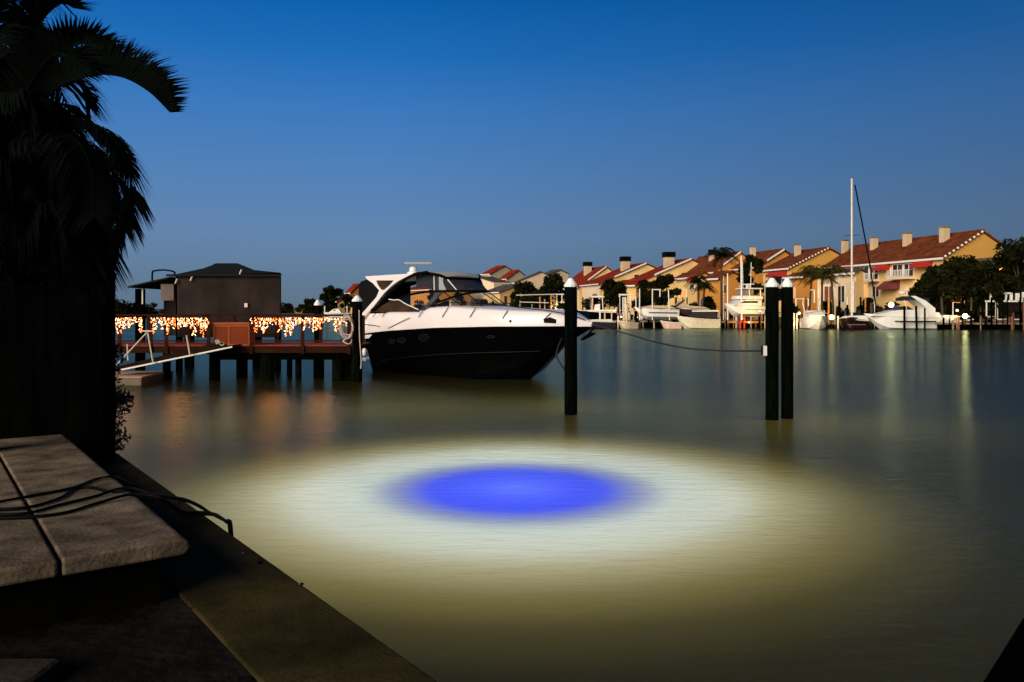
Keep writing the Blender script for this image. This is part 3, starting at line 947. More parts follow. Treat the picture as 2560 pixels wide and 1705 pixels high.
ht.build("hardtop", mat("grey white hardtop", (.42, .43, .42), .5, var=.1), yacht, smooth=False)
pth = []
for i in range(nu + 1):
    u = i / nu; s = sa + (sb_ - sa) * u
    wy = SY * (1 - .38 * max(0, (u - .55) / .45) ** 2.2)
    pth.append((s, wy, top_z(s) - .09))
loop = [bw(s, y + .01, z) for s, y, z in pth] + [bw(pth[-1][0] + .02, y, pth[-1][2]) for y in (.4, -.4)] + [bw(s, -y - .01, z) for s, y, z in reversed(pth)]
MB().tube(loop, .055, 8).build("hardtop_edge", M_BLACK, yacht, smooth=True)
# windscreen: U-shaped clear glass between deck and black frame
sA = S(975, SY)
def ucurve(s0, s1, w, zf, n=22):
    o_ = []
    for k in range(n + 1):
        ph = -math.pi / 2 + math.pi * k / n
        cx_ = math.copysign(abs(math.cos(ph)) ** .75, math.cos(ph)); sy_ = math.copysign(abs(math.sin(ph)) ** .8, math.sin(ph))
        s = s0 + (s1 - s0) * cx_
        o_.append((s, w * sy_, zf(s)))
    return o_
s1t, s1b = S(1212, -.2), S(1262, -.15)
zt_ = Z(727, S(1110, SY), SY)
zt_aft = Z(752, sA, SY)
topf = lambda s: float(np.interp(s, [sA, sA + 1.0, sA + 2.0, s1t], [zt_aft, zt_ - .10, zt_, zt_ + .0]))
botf = lambda s: tp_t(s) + .0
ut = ucurve(sA, s1t, 1.28, topf); ub = ucurve(S(1030, SY), s1b, 1.36, botf)
ws = MB(); n = len(ut)
ws.v = [tuple(bw(*p)) for p in ut] + [tuple(bw(*p)) for p in ub]
for i in range(n - 1): ws.f.append((i, i + 1, n + i + 1, n + i))
wo = ws.build("windscreen", M_CLEAR, yacht, smooth=True)
MB().tube([bw(*p) for p in ut], .045, 8).build("windscreen_frame", M_BLACK, yacht, smooth=True)
MB().tube([bw(*p) for p in ub], .025, 6).build("windscreen_base", M_WHITE, yacht, smooth=True)
for k in (5, 8, 14, 17):
    MB().tube([bw(*ut[k]), bw(*ub[k])], .018, 6).build("windscreen_post", M_BLACK, yacht)
# smoked enclosure between the frame and hardtop
enc = MB(); q0, q1 = 3, n - 4
et, eb = [], []
for k in range(n):
    s, y, z = ut[k]
    u = (s - sA) / (s1t - sA)
    st_ = min(sb_ - .05, max(sa + .02, s)); tz = top_z(st_) - .12
    et.append((st_, y * 1.02, tz))
    eb.append((s, y * 1.0, z + .03 + (.16 if abs(y) > .9 and u < .55 else 0)))
enc.v = [tuple(bw(*p)) for p in et[2:-2]] + [tuple(bw(*p)) for p in eb[2:-2]]
n3 = len(et) - 4
for i in range(n3 - 1): enc.f.append((i, i + 1, n3 + i + 1, n3 + i))
enc.build("enclosure_panel", M_SMOKE, yacht, smooth=True)
for k in (4, 7, 15, 18):
    MB().tube([bw(*et[k]), bw(*ut[k])], .022, 6).build("enclosure_post", M_TRIMW if k in (15, 18) else M_BLACK, yacht)
# interior: helm seats and console seen through the glass
for (s, y) in ((4.3, .5), (4.3, -.5)):
    MB().box(s - .25, s + .2, y - .28, y + .28, 1.5, 2.15, lambda a, b_, c: bw(a, b_, c)).box(s - .3, s - .2, y - .27, y + .27, 2.15, 2.75, lambda a, b_, c: bw(a, b_, c)).build("helm_seat", mat("cream vinyl", (.55, .42, .30), .6, var=.1), yacht, bevel=.04)
MB().slab([bw(4.9, -1.0, 1.6), bw(5.5, -1.0, 1.6), bw(5.5, -1.0, 2.5), bw(5.15, -1.0, 2.62), bw(4.9, -1.0, 2.4)], (RX * 1.9, RY * 1.9, 0)).build("helm_console", mat("brown console", (.16, .08, .05), .6, var=.2), yacht)
# black canvas aft of the arch
cv = [(900, 786), (899, 740), (899, 712), (905, 704), (920, 698), (935, 708), (947, 722), (951, 730), (944, 742), (925, 765), (908, 788)]
side_poly("camper_canvas", M_DARKFAB, cv, SY - .06, .05, mirror=False)
p_ = [B(899, 712, SY - .06), B(920, 698, SY - .06), B(899, 786, SY - .06)]
mb = MB()
mb.slab([bw(p_[0][0], -SY + .05, p_[0][2]), bw(p_[0][0], SY - .05, p_[0][2]), bw(p_[1][0] + .9, SY - .05, p_[1][2] + .02), bw(p_[1][0] + .9, -SY + .05, p_[1][2] + .02)], (0, 0, .03))
mb.slab([bw(p_[0][0], -SY + .05, p_[2][2]), bw(p_[0][0], SY - .05, p_[2][2]), bw(p_[0][0], SY - .05, p_[0][2]), bw(p_[0][0], -SY + .05, p_[0][2])], (FX * .03, FY * .03, 0))
mb.build("canvas_roof", M_DARKFAB, yacht)
# radar and aerial on the arch
ra = bw(*B(1035, 673, .0)); 
rd = MB(); rd.lathe(tuple(bw(B(1033, 690, 0)[0], 0, Z(688, B(1033, 690, 0)[0], 0))), [(.26, -.03), (.24, .12), (.16, .16), (.15, .30), (.10, .34)], 16)
rd.build("radar_pedestal", M_WHITE, yacht, smooth=False)
c = bw(*B(1046, 658, 0))
MB().box(c.x - .55, c.x + .55, c.y - .06, c.y + .06, c.z - .05, c.z + .05).build("radar_scanner", mat("grey radar paint", (.30, .31, .30), .6), yacht, bevel=.02)
MB().tube([bw(*B(1009, 692, .3)), bw(*B(1009, 622, .3))], .010, 5, r2=.006).build("antenna", M_STEEL, yacht)
# stern quarter: swim platform and cleat bits
MB().box(-.75, .02, -1.5, 1.5, .38, .50, lambda a, b_, c: bw(a, b_, c)).build("swim_platform", M_WHITE, yacht, bevel=.03)
MB().slab([bw(*p) for p in (B(903, 838, 1.63), B(932, 836, 1.63), B(925, 845, 1.63), B(906, 848, 1.63))], (RX * .04, RY * .04, 0)).build("vent", M_TRIMW, yacht)

# ------------------------------------------------------------------ dock with rail
DD = 27.0
ZDK = PZ(863, DD); ZR = PZ(790, DD)
dock = thing("wooden_dock", "long reddish timber dock with railing, lights hung along its top rail", "dock", (PX(590, DD), DD, 0))
xL, xR = -24.0, PX(897, DD)
mb = MB()
x = xL
while x < xR - .02:
    mb.box(x, min(x + .135, xR), DD - .02, DD + 2.3, ZDK - .035, ZDK); x += .145
mb.build("deck_boards", M_DECKT, dock)
MB().box(xL, xR, DD, DD + .06, ZDK - .26, ZDK - .04).build("fascia", M_REDWOOD, dock)
MB().box(xL, xR, DD + 2.2, DD + 2.26, ZDK - .26, ZDK - .04).build("fascia", M_REDWOOD, dock)
for px in (300, 378, 417, 522, 629, 757, 873):
    MB().box(PX(px, DD) - .055, PX(px, DD) + .055, DD - .06, DD - .005, ZDK - .30, ZR).build("rail_post", M_REDWOOD, dock)
for px in (290, 400, 522, 640, 757, 873):
    MB().box(PX(px, DD), PX(px, DD) + .10, DD + 2.27, DD + 2.36, ZDK - .25, ZR).build("rail_post", M_REDWOOD, dock)
MB().box(xL, PX(873, DD), DD - .09, DD + .05, ZR + .003, ZR + .045).build("top_rail", M_REDWOOD, dock)
MB().box(xL, PX(873, DD), DD + 2.25, DD + 2.38, ZR + .003, ZR + .045).build("top_rail", M_REDWOOD, dock)
for (x0, x1) in ((268, 522), (629, 873)):
    MB().box(PX(x0, DD), PX(x1, DD), DD - .058, DD - .02, ZDK + .13, ZDK + .17).build("lower_rail", M_REDWOOD, dock)
for (px, w_, dd) in ((355, 13, 28.9), (417, 19, 27.4), (537, 27, 27.4), (605, 28, 28.6), (668, 36, 27.3), (724, 14, 29.0), (746, 16, 27.5), (797, 27, 28.2), (845, 30, 27.3), (868, 30, 28.8), (888, 26, 27.4)):
    r_ = w_ / 2 / F * dd
    MB().lathe((PX(px, dd), dd, 0), [(r_, -3.1), (r_ * 1.02, -1), (r_, ZDK - .27)], 12).build("pile", M_PILE, dock, smooth=True)
MB().box(PX(520, DD), PX(900, DD), DD + .1, DD + .25, ZDK - .5, ZDK - .27).build("cross_beam", M_BLACKWOOD, dock)
MB().box(PX(826, DD), PX(900, DD), DD + .3, DD + .36, .15, ZDK - .3).build("dark_panel", M_BLACKWOOD, dock)  # dark sheet added to fill the black mass below the dock end
# capped piles rising through the dock end
piling(893, 26.8, .17, 750, "dark dock-end piling with pale cap beside the yacht's stern", "capped dock pilings")
piling(794, 29.9, .13, 760, "shorter dark piling with pale cap rising behind the lit railing", "capped dock pilings")
# icicle lights
def lights(x0, x1, label, dens, seed, lo_=50, par=None):
    rg = random.Random(seed)
    t_ = thing("string_lights", label, "string lights", (PX((x0 + x1) / 2, DD), DD - .12, ZR), "icicle lights along the dock rail")
    wire = MB(); w1 = MB(); w2 = MB()
    wire.tube([(PX(x0, DD), DD - .11, ZR), (PX(x1, DD), DD - .11, ZR)], .008, 4)
    x = x0
    while x < x1:
        ln = rg.uniform(.25, 1.1) * lo_ * (.78 + .22 * math.sin(x * .09))
        X = PX(x, DD)
        xe = X + rg.uniform(-.05, .05)
        ze = PZ(792 + ln, DD)
        wire.tube([(X, DD - .11, ZR), (xe, DD - .12, ze)], .004, 3)
        k = 0
        y = 3.0
        while y < ln:
            u = y / ln
            p = (X + (xe - X) * u + rg.uniform(-.03, .03), DD - .13 + rg.uniform(-.02, .02), PZ(792 + y, DD))
            mbx = w1 if rg.random() < .55 else w2
            q_ = Vector(p); dv_ = Vector((rg.uniform(-.045, .045), 0, rg.uniform(-.06, .02)))
            mbx.tube([q_, q_ + dv_, q_ + dv_ + Vector((rg.uniform(-.03, .03), 0, rg.uniform(-.04, .01)))], rg.uniform(.007, .014), 4)
            y += rg.uniform(2.4, 6)
        x += rg.uniform(.5, 1.7) * dens * 1.25
    wire.build("wire", M_BLACK, t_)
    b1 = w1.build("bulbs", M_BULB, t_); b1["kind"] = "stuff"
    b2 = w2.build("bulbs", M_BULBW, t_); b2["kind"] = "stuff"
    lamp("string_glow", (PX((x0 + x1) / 2, DD), DD - .30, PZ(812, DD)), 34, (1, .30, .08), .4, t_)
lights(270, 362, "glowing icicle lights on the dock rail nearest the fence post", 3.4, 1)
lights(384, 522, "glowing icicle lights on the dock rail between the handrail and the box", 3.4, 2)
lights(632, 745, "glowing icicle lights on the dock rail just right of the box", 3.6, 3, 46)
lights(745, 866, "glowing icicle lights on the dock rail ending at the hose coil", 3.4, 4, 44)
# lights seen through/over the fence to the far left belong to the same rail, hidden by the fence
# dock box
db = thing("dock_box", "orange brown timber dock box standing in the gap of the lights", "dock box", (PX(576, DD + .2), DD + .2, ZDK))
M_BOX = mat("orange brown box paint", (.13, .028, .008), .8, var=.12, scale=1, spec=.1)
M_BOXT = mat("light box trim", (.22, .065, .022), .8, var=.1, spec=.1)
MB().box(PX(531, DD), PX(622, DD), DD + .1, DD + .65, ZDK, PZ(812, DD)).build("box_body", M_BOX, db)
MB().box(PX(529, DD), PX(624, DD), DD + .05, DD + .68, PZ(812, DD) + .003, PZ(806, DD)).build("lid", M_BOXT, db)
bt = MB()
for (a_, b_) in ((531, 534), (568, 572), (619, 622)):
    bt.box(PX(a_, DD), PX(b_, DD), DD + .08, DD + .097, ZDK + .04, PZ(813, DD))
bt.box(PX(531, DD), PX(622, DD), DD + .075, DD + .096, PZ(817, DD), PZ(813, DD)); bt.box(PX(531, DD), PX(622, DD), DD + .075, DD + .096, ZDK, ZDK + .04)
bt.build("trim", M_BOXT, db)
lamp("string_glow", (PX(590, DD), DD - .8, PZ(800, DD)), 14, (1, .45, .16), .3, db)
# coiled hose on the end piling
hc = thing("coiled_hose", "pale hose coiled on a hook at the dock's last post", "hose", (PX(868, 26.6), 26.55, PZ(820, 26.6)))
mb = MB()
for k in range(5):
    cx_, cz_, ra_, rb_ = PX(869 + random.uniform(-2, 2), 26.55), PZ(814 + k * 2.0, 26.55), .20 + random.uniform(-.03, .03), .34 + random.uniform(-.04, .04)
    mb.tube([(cx_ + ra_ * math.cos(a), 26.52 - .03 * k, cz_ + rb_ * math.sin(a)) for a in [2 * math.pi * j / 24 for j in range(25)]], .018, 6)
mb.build("coil", mat("pale hose", (.55, .44, .36), .6, var=.2), hc, smooth=True)
mb = MB(); mb.tube(smooth_path([P(862, 835, 26.5), P(880, 842, 26.48), P(858, 852, 26.5), P(872, 860, 26.48), P(880, 850, 26.5), P(866, 846, 26.47)]), .02, 6)
mb.build("tail", mat("pale hose", (.55, .44, .36)), hc, smooth=True)
# fender / white ball at stern
o = MB().lathe(tuple(P(911, 880, 26.4)), [(.02, -.14), (.07, -.11), (.085, 0), (.07, .10), (.02, .13)], 12).build("fender", M_WHITE2, smooth=True)
tag(o, "small white fender hanging at the yacht's stern below the dock end", "fender")
o = MB().tube(smooth_path([P(898, 775, 26.3), P(899, 840, 26.3), P(903, 900, 26.3), P(902, 922, 26.3)]), .02, 6).build("dock_line", mat("pale dock line", (.5, .42, .34), .8), smooth=True)
tag(o, "pale line hanging down the dock end piling into the dark", "rope")

# gangway and floating dock
gw = thing("gangway", "sloping aluminium gangway from the dock down to the floating landing", "gangway", P(430, 905, 26.2))
a, b_ = P(285, 930, 26.0), P(580, 869, 26.2)
mb = MB(); mb.slab([a, b_, b_ + Vector((0, 0, .05)), a + Vector((0, 0, .05))], (0, .05, 0)); mb.build("side_beam", M_TRIMW, gw)
mb = MB(); mb.slab([a + Vector((0, .055, .055)), b_ + Vector((-.15, .055, .055)), b_ + Vector((-.35, .055, .20)), a + Vector((0, .055, .16))], (0, .05, 0)); mb.build("side_plate", M_REDWOOD, gw)
mb = MB(); mb.slab([a + Vector((0, .11, .055)), b_ + Vector((0, .11, .055)), b_ + Vector((0, 1.0, .055)), a + Vector((0, 1.0, .055))], (0, 0, .03)); mb.build("tread", M_REDWOOD, gw)
MB().tube([P(280, 925, 25.95), P(372, 826, 25.95)], .022, 6).build("handrail", M_ALU, gw)
for (q1, q2) in (((383, 912), (368, 826)), ((475, 893), (466, 838)), ((320, 905), (318, 860))):
    MB().tube([P(q1[0], q1[1] - 4, 25.97), P(q2[0], q2[1], 25.97)], .022, 6).build("handrail_post", M_ALU, gw)
MB().box(PX(355, 25.9), PX(378, 25.9), 25.88, 25.98, PZ(829, 25.9), PZ(826, 25.9)).build("lamp_shelf", M_ALU, gw)
fd = thing("floating_dock", "low pale floating landing at the foot of the gangway", "floating dock", (PX(320, 26), 26.0, 0))
MB().box(PX(235, 26.0), PX(368, 26.0), 25.6, 28.0, -.3, PZ(943, 26.0)).build("float", mat("stained float", (.14, .10, .06), .8, var=.3), fd, bevel=.03)
MB().box(PX(235, 26.0) - .02, PX(368, 26.0) + .02, 25.57, 28.02, PZ(943, 26.0) + .003, PZ(939, 26.0)).build("float_deck", mat("pale float deck", (.32, .22, .15), .8, var=.2), fd)
coil = thing("rope_coil", "small pale coil of rope at the top of the gangway", "rope", P(548, 862, 26.1))
mb = MB(); rg = random.Random(4)
for k in range(6):
    c = P(548 + rg.uniform(-8, 8), 858 + rg.uniform(-6, 3), 26.08)
    rr_ = rg.uniform(.04, .08)
    mb.tube([c + Vector((rr_ * math.cos(a), 0, rr_ * .7 * math.sin(a))) for a in [2 * math.pi * j / 10 for j in range(11)]], .012, 5)
mb.build("coil", M_ALU, coil)

# ------------------------------------------------------------------ canvas-covered boat lift behind the dock
bl = thing("boat_lift_canopy", "dark brown canvas covered boat lift with low peaked roof behind the dock", "boat lift", (PX(570, 32), 32.0, 0))
D0, D1 = 31.0, 33.6
xa, xb = PX(443, D0), PX(702, D0)
zt = PZ(684, D0); zb = 1.35
# front curtain with soft folds
mb = MB(); nn = 60; rg = random.Random(11)
ph = [rg.uniform(0, 6) for _ in range(4)]
cols = []
for i in range(nn + 1):
    u = i / nn
    yy = .03 * math.sin(u * 9 + ph[0]) + .02 * math.sin(u * 23 + ph[1]) + .012 * math.sin(u * 47 + ph[2])
    cols.append((xa + (xb - xa) * u, yy))
rows = [zb, zb + .6, zb + 1.2, zt - .35, zt - .02]
for r_i, z in enumerate(rows):
    for (x, yy) in cols:
        mb.v.append((x + (.03 * (r_i == 0) if x > xb - .1 else 0), D0 + yy * (1 - r_i / 5), z))
for r_i in range(len(rows) - 1):
    for i in range(nn):
        a = r_i * (nn + 1) + i
        mb.f.append((a, a + 1, a + nn + 2, a + nn + 1))
fc = mb.build("front_curtain", M_CANVAS, bl, smooth=True)
md = fc.modifiers.new("thick", "SOLIDIFY"); md.thickness = .015
MB().slab([(xb - .02, D0 + .05, zb), (xb - .02, D0 + .05, zt - .03), (PX(702, D1) - .02, D1, zt - .03), (PX(702, D1) - .02, D1, zb)], (-.03, 0, 0)).build("side_curtain", M_CANVAS, bl)
MB().box(xa, PX(700, D1), D1, D1 + .03, zb, zt - .03).build("back_curtain", M_CANVAS, bl)
MB().box(xa, xa + .03, D0 + .08, D1, zb, zt - .03).build("side_curtain", mat("canvas with painted glow", (.045, .016, .008), .95, var=.3), bl)  # lit copy of the canvas, warm light put into its colour
# roof: faceted canvas dome
pk = PX(577, 33.2)
ring0 = [(xa - .35, D0 - .12, zt - .10), (xb + .03, D0 - .12, zt + .03), (PX(703, D1), D1 + .1, zt + .03), (xa - .35, D1 + .1, zt - .10)]
ring1 = [(PX(512, 32), 31.8, PZ(671, 31.8)), (PX(640, 32), 31.8, PZ(675, 31.8)), (PX(640, 33), 33.2, PZ(675, 31.8)), (PX(512, 33), 33.2, PZ(671, 31.8))]
ring2 = [(PX(548, 32.8), 32.6, PZ(658, 32.6)), (PX(598, 32.8), 32.6, PZ(658, 32.6)), (PX(598, 33.6), 33.0, PZ(658, 32.6)), (PX(548, 33.6), 33.0, PZ(658, 32.6))]
mb = MB(); mb.add(ring0 + ring1 + ring2, [(0, 1, 5, 4), (1, 2, 6, 5), (2, 3, 7, 6), (3, 0, 4, 7), (4, 5, 9, 8), (5, 6, 10, 9), (6, 7, 11, 10), (7, 4, 8, 11), (8, 9, 10, 11), (3, 2, 1, 0)])
mb.build("roof", M_CANVASR, bl)
MB().box(xa - .36, xb + .04, D0 - .16, D0 - .125, zt - .11, zt - .03).build("roof_valance", M_CANVASR, bl)
# lower left bay with its own lean-to roof
xc = PX(352, 32.5)
mb = MB(); mb.slab([(xc - .15, 31.7, PZ(716, 32)), (xa - .3, 31.0, zt - .12), (xa - .3, 35.2, zt - .12), (xc - .15, 35.2, PZ(716, 32))], (0, 0, -.06)); mb.build("side_roof", M_CANVASR, bl)
MB().box(xc, xc + .28, 32.0, 32.3, -.2, PZ(722, 32.2)).build("lift_post", M_BLACKWOOD, bl)
MB().box(xc + .28, xc + .33, 31.97, 32.0, PZ(760, 32), PZ(722, 32)).build("lift_cable_cover", M_ALU, bl)
MB().box(PX(382, 32), PX(443, 32), 33.0, 33.05, zb, PZ(715, 33)).build("inner_curtain", M_CANVAS, bl)
MB().box(xa - .1, xa + .1, D0 + .1, D0 + .3, -3, zt - .1).build("lift_post", M_BLACKWOOD, bl)
MB().box(xb - .3, xb - .1, D0 + .2, D0 + .4, -3, zt - .1).build("lift_post", M_BLACKWOOD, bl)
MB().box(PX(402, 31.4), PX(434, 31.4), 31.4, 31.5, PZ(751, 31.4), PZ(710, 31.4)).build("canvas_flap", mat("dull cream canvas", (.13, .10, .085), .9, var=.25), bl)
MB().tube(smooth_path([P(381, 716, 31.6), P(381, 682, 31.6), P(388, 677, 31.6), P(410, 675, 31.6), P(434, 679, 31.6), P(437, 686, 31.6)]), .035, 6).build("roof_hoop", M_BLACKWOOD, bl)
for (px, py) in ((441, 699), (479, 692), (602, 676)):
    MB().tube([P(px - 3, py + 10, 30.9), P(px + 2, py - 2, 30.9)], .03, 6).build("roof_tie", M_ALU, bl)
MB().box(PX(612, D0), PX(620, D0), D0 - .06, D0 - .03, PZ(768, D0), PZ(758, D0)).build("switch_box", M_ALU, bl)
# dark lift base under the canopy
for px in (470, 640):
    MB().box(PX(px, 33) - .15, PX(px, 33) + .15, 33, 33.3, -3, zb).build("lift_post", M_BLACKWOOD, bl)

# ================================================================== THE FAR SHORE
def solve_line(n0, dvec, px):
    k = (px - CX) / F
    return (k * n0[1] - n0[0]) / (dvec[0] - k * dvec[1])

# land and seawall
shore = [(95, 86), (60, 96), (45, 106), (24, 116), (4, 140), (-22, 190), (-70, 232), (-170, 262), (-400, 280)]
mb = MB(); n = len(shore)
mb.v = [(x, y + .35, 1.0) for x, y in shore] + [(x * 6 if abs(x) > 60 else x * 6, 1600, 2.2) for x, y in shore]
for i in range(n - 1): mb.f.append((i, n + i, n + i + 1, i + 1))
struct(mb.build("land", M_GRASS))
fs_ = MB()
for i in range(n - 1):
    a, b_ = Vector((*shore[i], 0)), Vector((*shore[i + 1], 0))
    fs_.slab([(a.x, a.y, -3), (b_.x, b_.y, -3), (b_.x, b_.y, 1.12), (a.x, a.y, 1.12)], (0, .34, 0))
o = fs_.build("seawall", M_SWALL); tag(o, "long pale seawall along the far shore below the townhouses", "seawall")

def frame_fn(N0, A):
    u = (-math.sin(A), math.cos(A)); v = (math.cos(A), math.sin(A))
    return lambda t_, w, z: Vector((N0[0] + u[0] * t_ + v[0] * w, N0[1] + u[1] * t_ + v[1] * w, z)), u, v

def townhouse(name, label, cat, group, ne, nr, farpx, d, wallm, gablem, roofm, chims=(), A=12, wins=(), awns=(), balcs=(), rake="tiles", ground=1.0, backk=1.55, cap=True, chm=None, chw=1.1, gwins=(), hang=.35):
    A = math.radians(A)
    N0 = (PX(ne[0], d), d)
    f, u, v = frame_fn(N0, A)
    w = solve_line(N0, v, nr[0]); dr = d + v[1] * w
    ze, zr = PZ(ne[1], d), PZ(nr[1], dr)
    Lh = solve_line(N0, u, farpx)
    w2 = w * backk; zb_ = zr - (zr - ze) * (backk - 1)
    o = thing(name, label, cat, (N0[0], N0[1], ground), group)
    pent = [f(0, 0, ground - .4), f(0, 0, ze - .1), f(0, w, zr - .1), f(0, w2, zb_ - .1), f(0, w2, ground - .4)]
    ax = Vector((u[0] * Lh, u[1] * Lh, 0))
    MB().slab(pent, ax).build("wall", wallm, o)
    gp = [f(-.04, -.02, ground - .4), f(-.04, -.02, ze - .12), f(-.04, w, zr - .12), f(-.04, w2, zb_ - .12), f(-.04, w2, ground - .4)]
    MB().slab(gp, (u[0] * .035, u[1] * .035, 0)).build("gable_wall", gablem, o)
    sl = (zr - ze) / w
    h_ = hang
    rb = MB()
    rb.slab([f(-h_, -.6, ze - .6 * sl), f(-h_, w, zr), f(-h_, w, zr + .2), f(-h_, -.6, ze - .6 * sl + .2)], (u[0] * (Lh + 2 * h_), u[1] * (Lh + 2 * h_), 0))
    rb.slab([f(-h_, w + .003, zr), f(-h_, w2 + .4, zb_ - .4 * sl), f(-h_, w2 + .4, zb_ - .4 * sl + .2), f(-h_, w + .003, zr + .2)], (u[0] * (Lh + 2 * h_), u[1] * (Lh + 2 * h_), 0))
    # ridge cap, barrel tile rows and hips make an uneven outline
    rb.tube([f(-h_, w, zr + .2), f(Lh + h_, w, zr + .2)], .16, 6)
    ro = rb.build("roof", roofm, o)
    MB().slab([f(-h_ - .02, -.66, ze - .6 * sl - .12), f(-h_ - .02, -.62, ze - .6 * sl - .12), f(-h_ - .02, -.62, ze - .6 * sl + .16), f(-h_ - .02, -.66, ze - .6 * sl + .16)], (u[0] * (Lh + 2 * h_ + .04), u[1] * (Lh + 2 * h_ + .04), 0)).build("gutter", M_TRIMW, o)
    if rake == "tiles":
        rk = MB(); m_ = max(6, int(w / .55))
        for i in range(m_):
            q = (i + .5) / m_
            c = f(-h_ - .06, -.6 + (w + .6) * q, ze - .6 * sl + (zr - ze + .6 * sl) * q + .12)
            rk.ico(c, .19)
        rk.build("rake_tiles", M_TRIMW, o)
    elif rake == "band":
        MB().slab([f(-h_ - .05, w * .30, ze + (zr - ze) * .30 - .1), f(-h_ - .05, w, zr - .1), f(-h_ - .05, w, zr + .30), f(-h_ - .05, w * .30, ze + (zr - ze) * .30 + .30)], (u[0] * .045, u[1] * .045, 0)).build("rake_band", M_TRIMW, o)
    for c in chims:
        cpx, ytop, ybot = c[:3]
        ww = w * .70
        n1 = (f(0, ww, 0).x, f(0, ww, 0).y)
        t_ = solve_line(n1, u, cpx); p = f(t_, ww, 0)
        zt_c = PZ(ytop, p.y)
        W2 = (c[3] if len(c) > 3 else 13) / 2 / F * p.y
        cm = MB(); cm.box(t_ - W2 * .8, t_ + W2 * .8, ww - W2 * .9, ww + W2 * .9, ze + (zr - ze) * .45, zt_c - .1, f)
        ch = cm.build("chimney", chm or M_CHIM, ro)
        cc = MB()
        if cap:
            cc.box(t_ - W2, t_ + W2, ww - W2 * 1.1, ww + W2 * 1.1, zt_c - .8, zt_c + .35, f)
            cc.build("chimney_cap", M_BLACK, ro)
        else:
            cc.box(t_ - W2 * .95, t_ + W2 * .95, ww - W2, ww + W2, zt_c - .1, zt_c + .1, f)
            cc.build("chimney_cap", M_DOCKW, ro)
    def fac(px0, px1, py0, py1, proud):
        ta, tb = solve_line(N0, u, px0), solve_line(N0, u, px1)
        dm = d + u[1] * (ta + tb) / 2
        return sorted((ta, tb)), PZ(py0, dm), PZ(py1, dm)
    for wn in wins:
        (ta, tb), z1, z0 = fac(*wn[:4], 0)
        fr = MB(); e = .10
        fr.box(ta - e, tb + e, -.10, -.003, z0 - e, z0, f); fr.box(ta - e, tb + e, -.10, -.003, z1, z1 + e, f)
        fr.box(ta - e, ta, -.10, -.003, z0 + .002, z1 - .002, f); fr.box(tb, tb + e, -.10, -.003, z0 + .002, z1 - .002, f)
        fr.box((ta + tb) / 2 - .05, (ta + tb) / 2 + .05, -.09, -.004, z0 + .002, z1 - .002, f)
        wo_ = fr.build("window", M_TRIMW, o)
        MB().box(ta, tb, -.05, -.004, z0, z1, f).build("pane", wn[4] if len(wn) > 4 else M_DGLASS, wo_)
    for wn in gwins:     # windows on the gable wall given as (w fraction0, w fraction1, z0, z1)
        fr = MB(); a0, a1 = wn[0] * w, wn[1] * w
        fr.box(-.12, -.045, a0 - .1, a1 + .1, wn[2] - .1, wn[2], f); fr.box(-.12, -.045, a0 - .1, a1 + .1, wn[3], wn[3] + .1, f)
        wo_ = fr.build("window", M_TRIMW, o)
        MB().box(-.09, -.05, a0, a1, wn[2], wn[3], f).build("pane", M_DGLASS, wo_)
    for aw in awns:
        (ta, tb), z1, z0 = fac(*aw[:4], 0)
        MB().slab([f(ta, -.04, z1), f(ta, -1.5, z0), f(ta, -1.5, z0 - .35), f(ta, -.04, z0 - .3)], (u[0] * (tb - ta), u[1] * (tb - ta), 0)).build("awning", aw[4] if len(aw) > 4 else M_AWN, o)
    for bc in balcs:
        (ta, tb), z1, z0 = fac(*bc[:4], 0)
        bb_ = MB()
        bb_.box(ta, tb, -1.3, -.01, z0 - .25, z0, f)
        bal = bb_.build("balcony", M_CREAM2, o)
        rl = MB()
        rl.box(ta, tb, -1.3, -1.22, z1 - .08, z1, f)
        rl.box(ta, ta + .08, -1.21, -.05, z1 - .08, z1, f)
        k = ta
        while k < tb + .01:
            rl.box(k - .04, k + .04, -1.29, -1.23, z0, z1 - .09, f); k += max(.32, (tb - ta) / 14)
        rl.build("railing", M_TRIMW, bal)
    return o, f, N0, ze, zr, w, Lh

GRP = "tile roofed townhouses along the far shore"
townhouse("townhouse_row", "longest brown roofed townhouse row with ochre end gable and four pale chimneys", "townhouses", GRP, (2363, 640), (2455, 579), 2062, 108,
          M_CREAMW, M_YELLOW, M_ROOFB, chims=((2112, 601, 640, 14), (2185, 594, 632, 16), (2268, 583, 620, 18), (2361, 568, 612, 20)), cap=False,
          wins=((2150, 2172, 668, 698), (2176, 2196, 668, 698), (2233, 2257, 662, 690), (2262, 2284, 660, 690), (2152, 2170, 712, 745, M_LIT), (2182, 2198, 716, 742), (2216, 2226, 672, 690), (2106, 2116, 716, 760, M_BROWNP), (2120, 2130, 716, 750, M_LIT), (2262, 2284, 724, 745, M_LIT)),
          awns=((2112, 2136, 660, 674), (2202, 2226, 656, 671), (2296, 2332, 647, 663), (2212, 2250, 702, 718, M_AWN2)),
          balcs=((2178, 2200, 683, 700), (2236, 2290, 675, 694)))
townhouse("townhouse_row", "brown roofed townhouse with one pale chimney left of the longest row", "townhouses", GRP, (1977, 668), (2070, 621), 1908, 139,
          M_CREAMW, M_YELLOW, M_ROOFB, chims=((1994, 612, 645, 14),), cap=False, wins=((1925, 1940, 692, 712), (1948, 1962, 690, 712), (1925, 1940, 730, 760, M_LIT)), awns=((1930, 1968, 676, 688),), hang=.4)
townhouse("townhouse_row", "brown roofed townhouse with long ochre rake behind the dark tree", "townhouses", GRP, (1895, 665), (1957, 625), 1822, 158,
          M_AMBER, M_AMBER, M_ROOFB, chims=((1882, 617, 650, 13),), cap=False, rake="band", wins=((1850, 1866, 690, 715),), hang=.6)
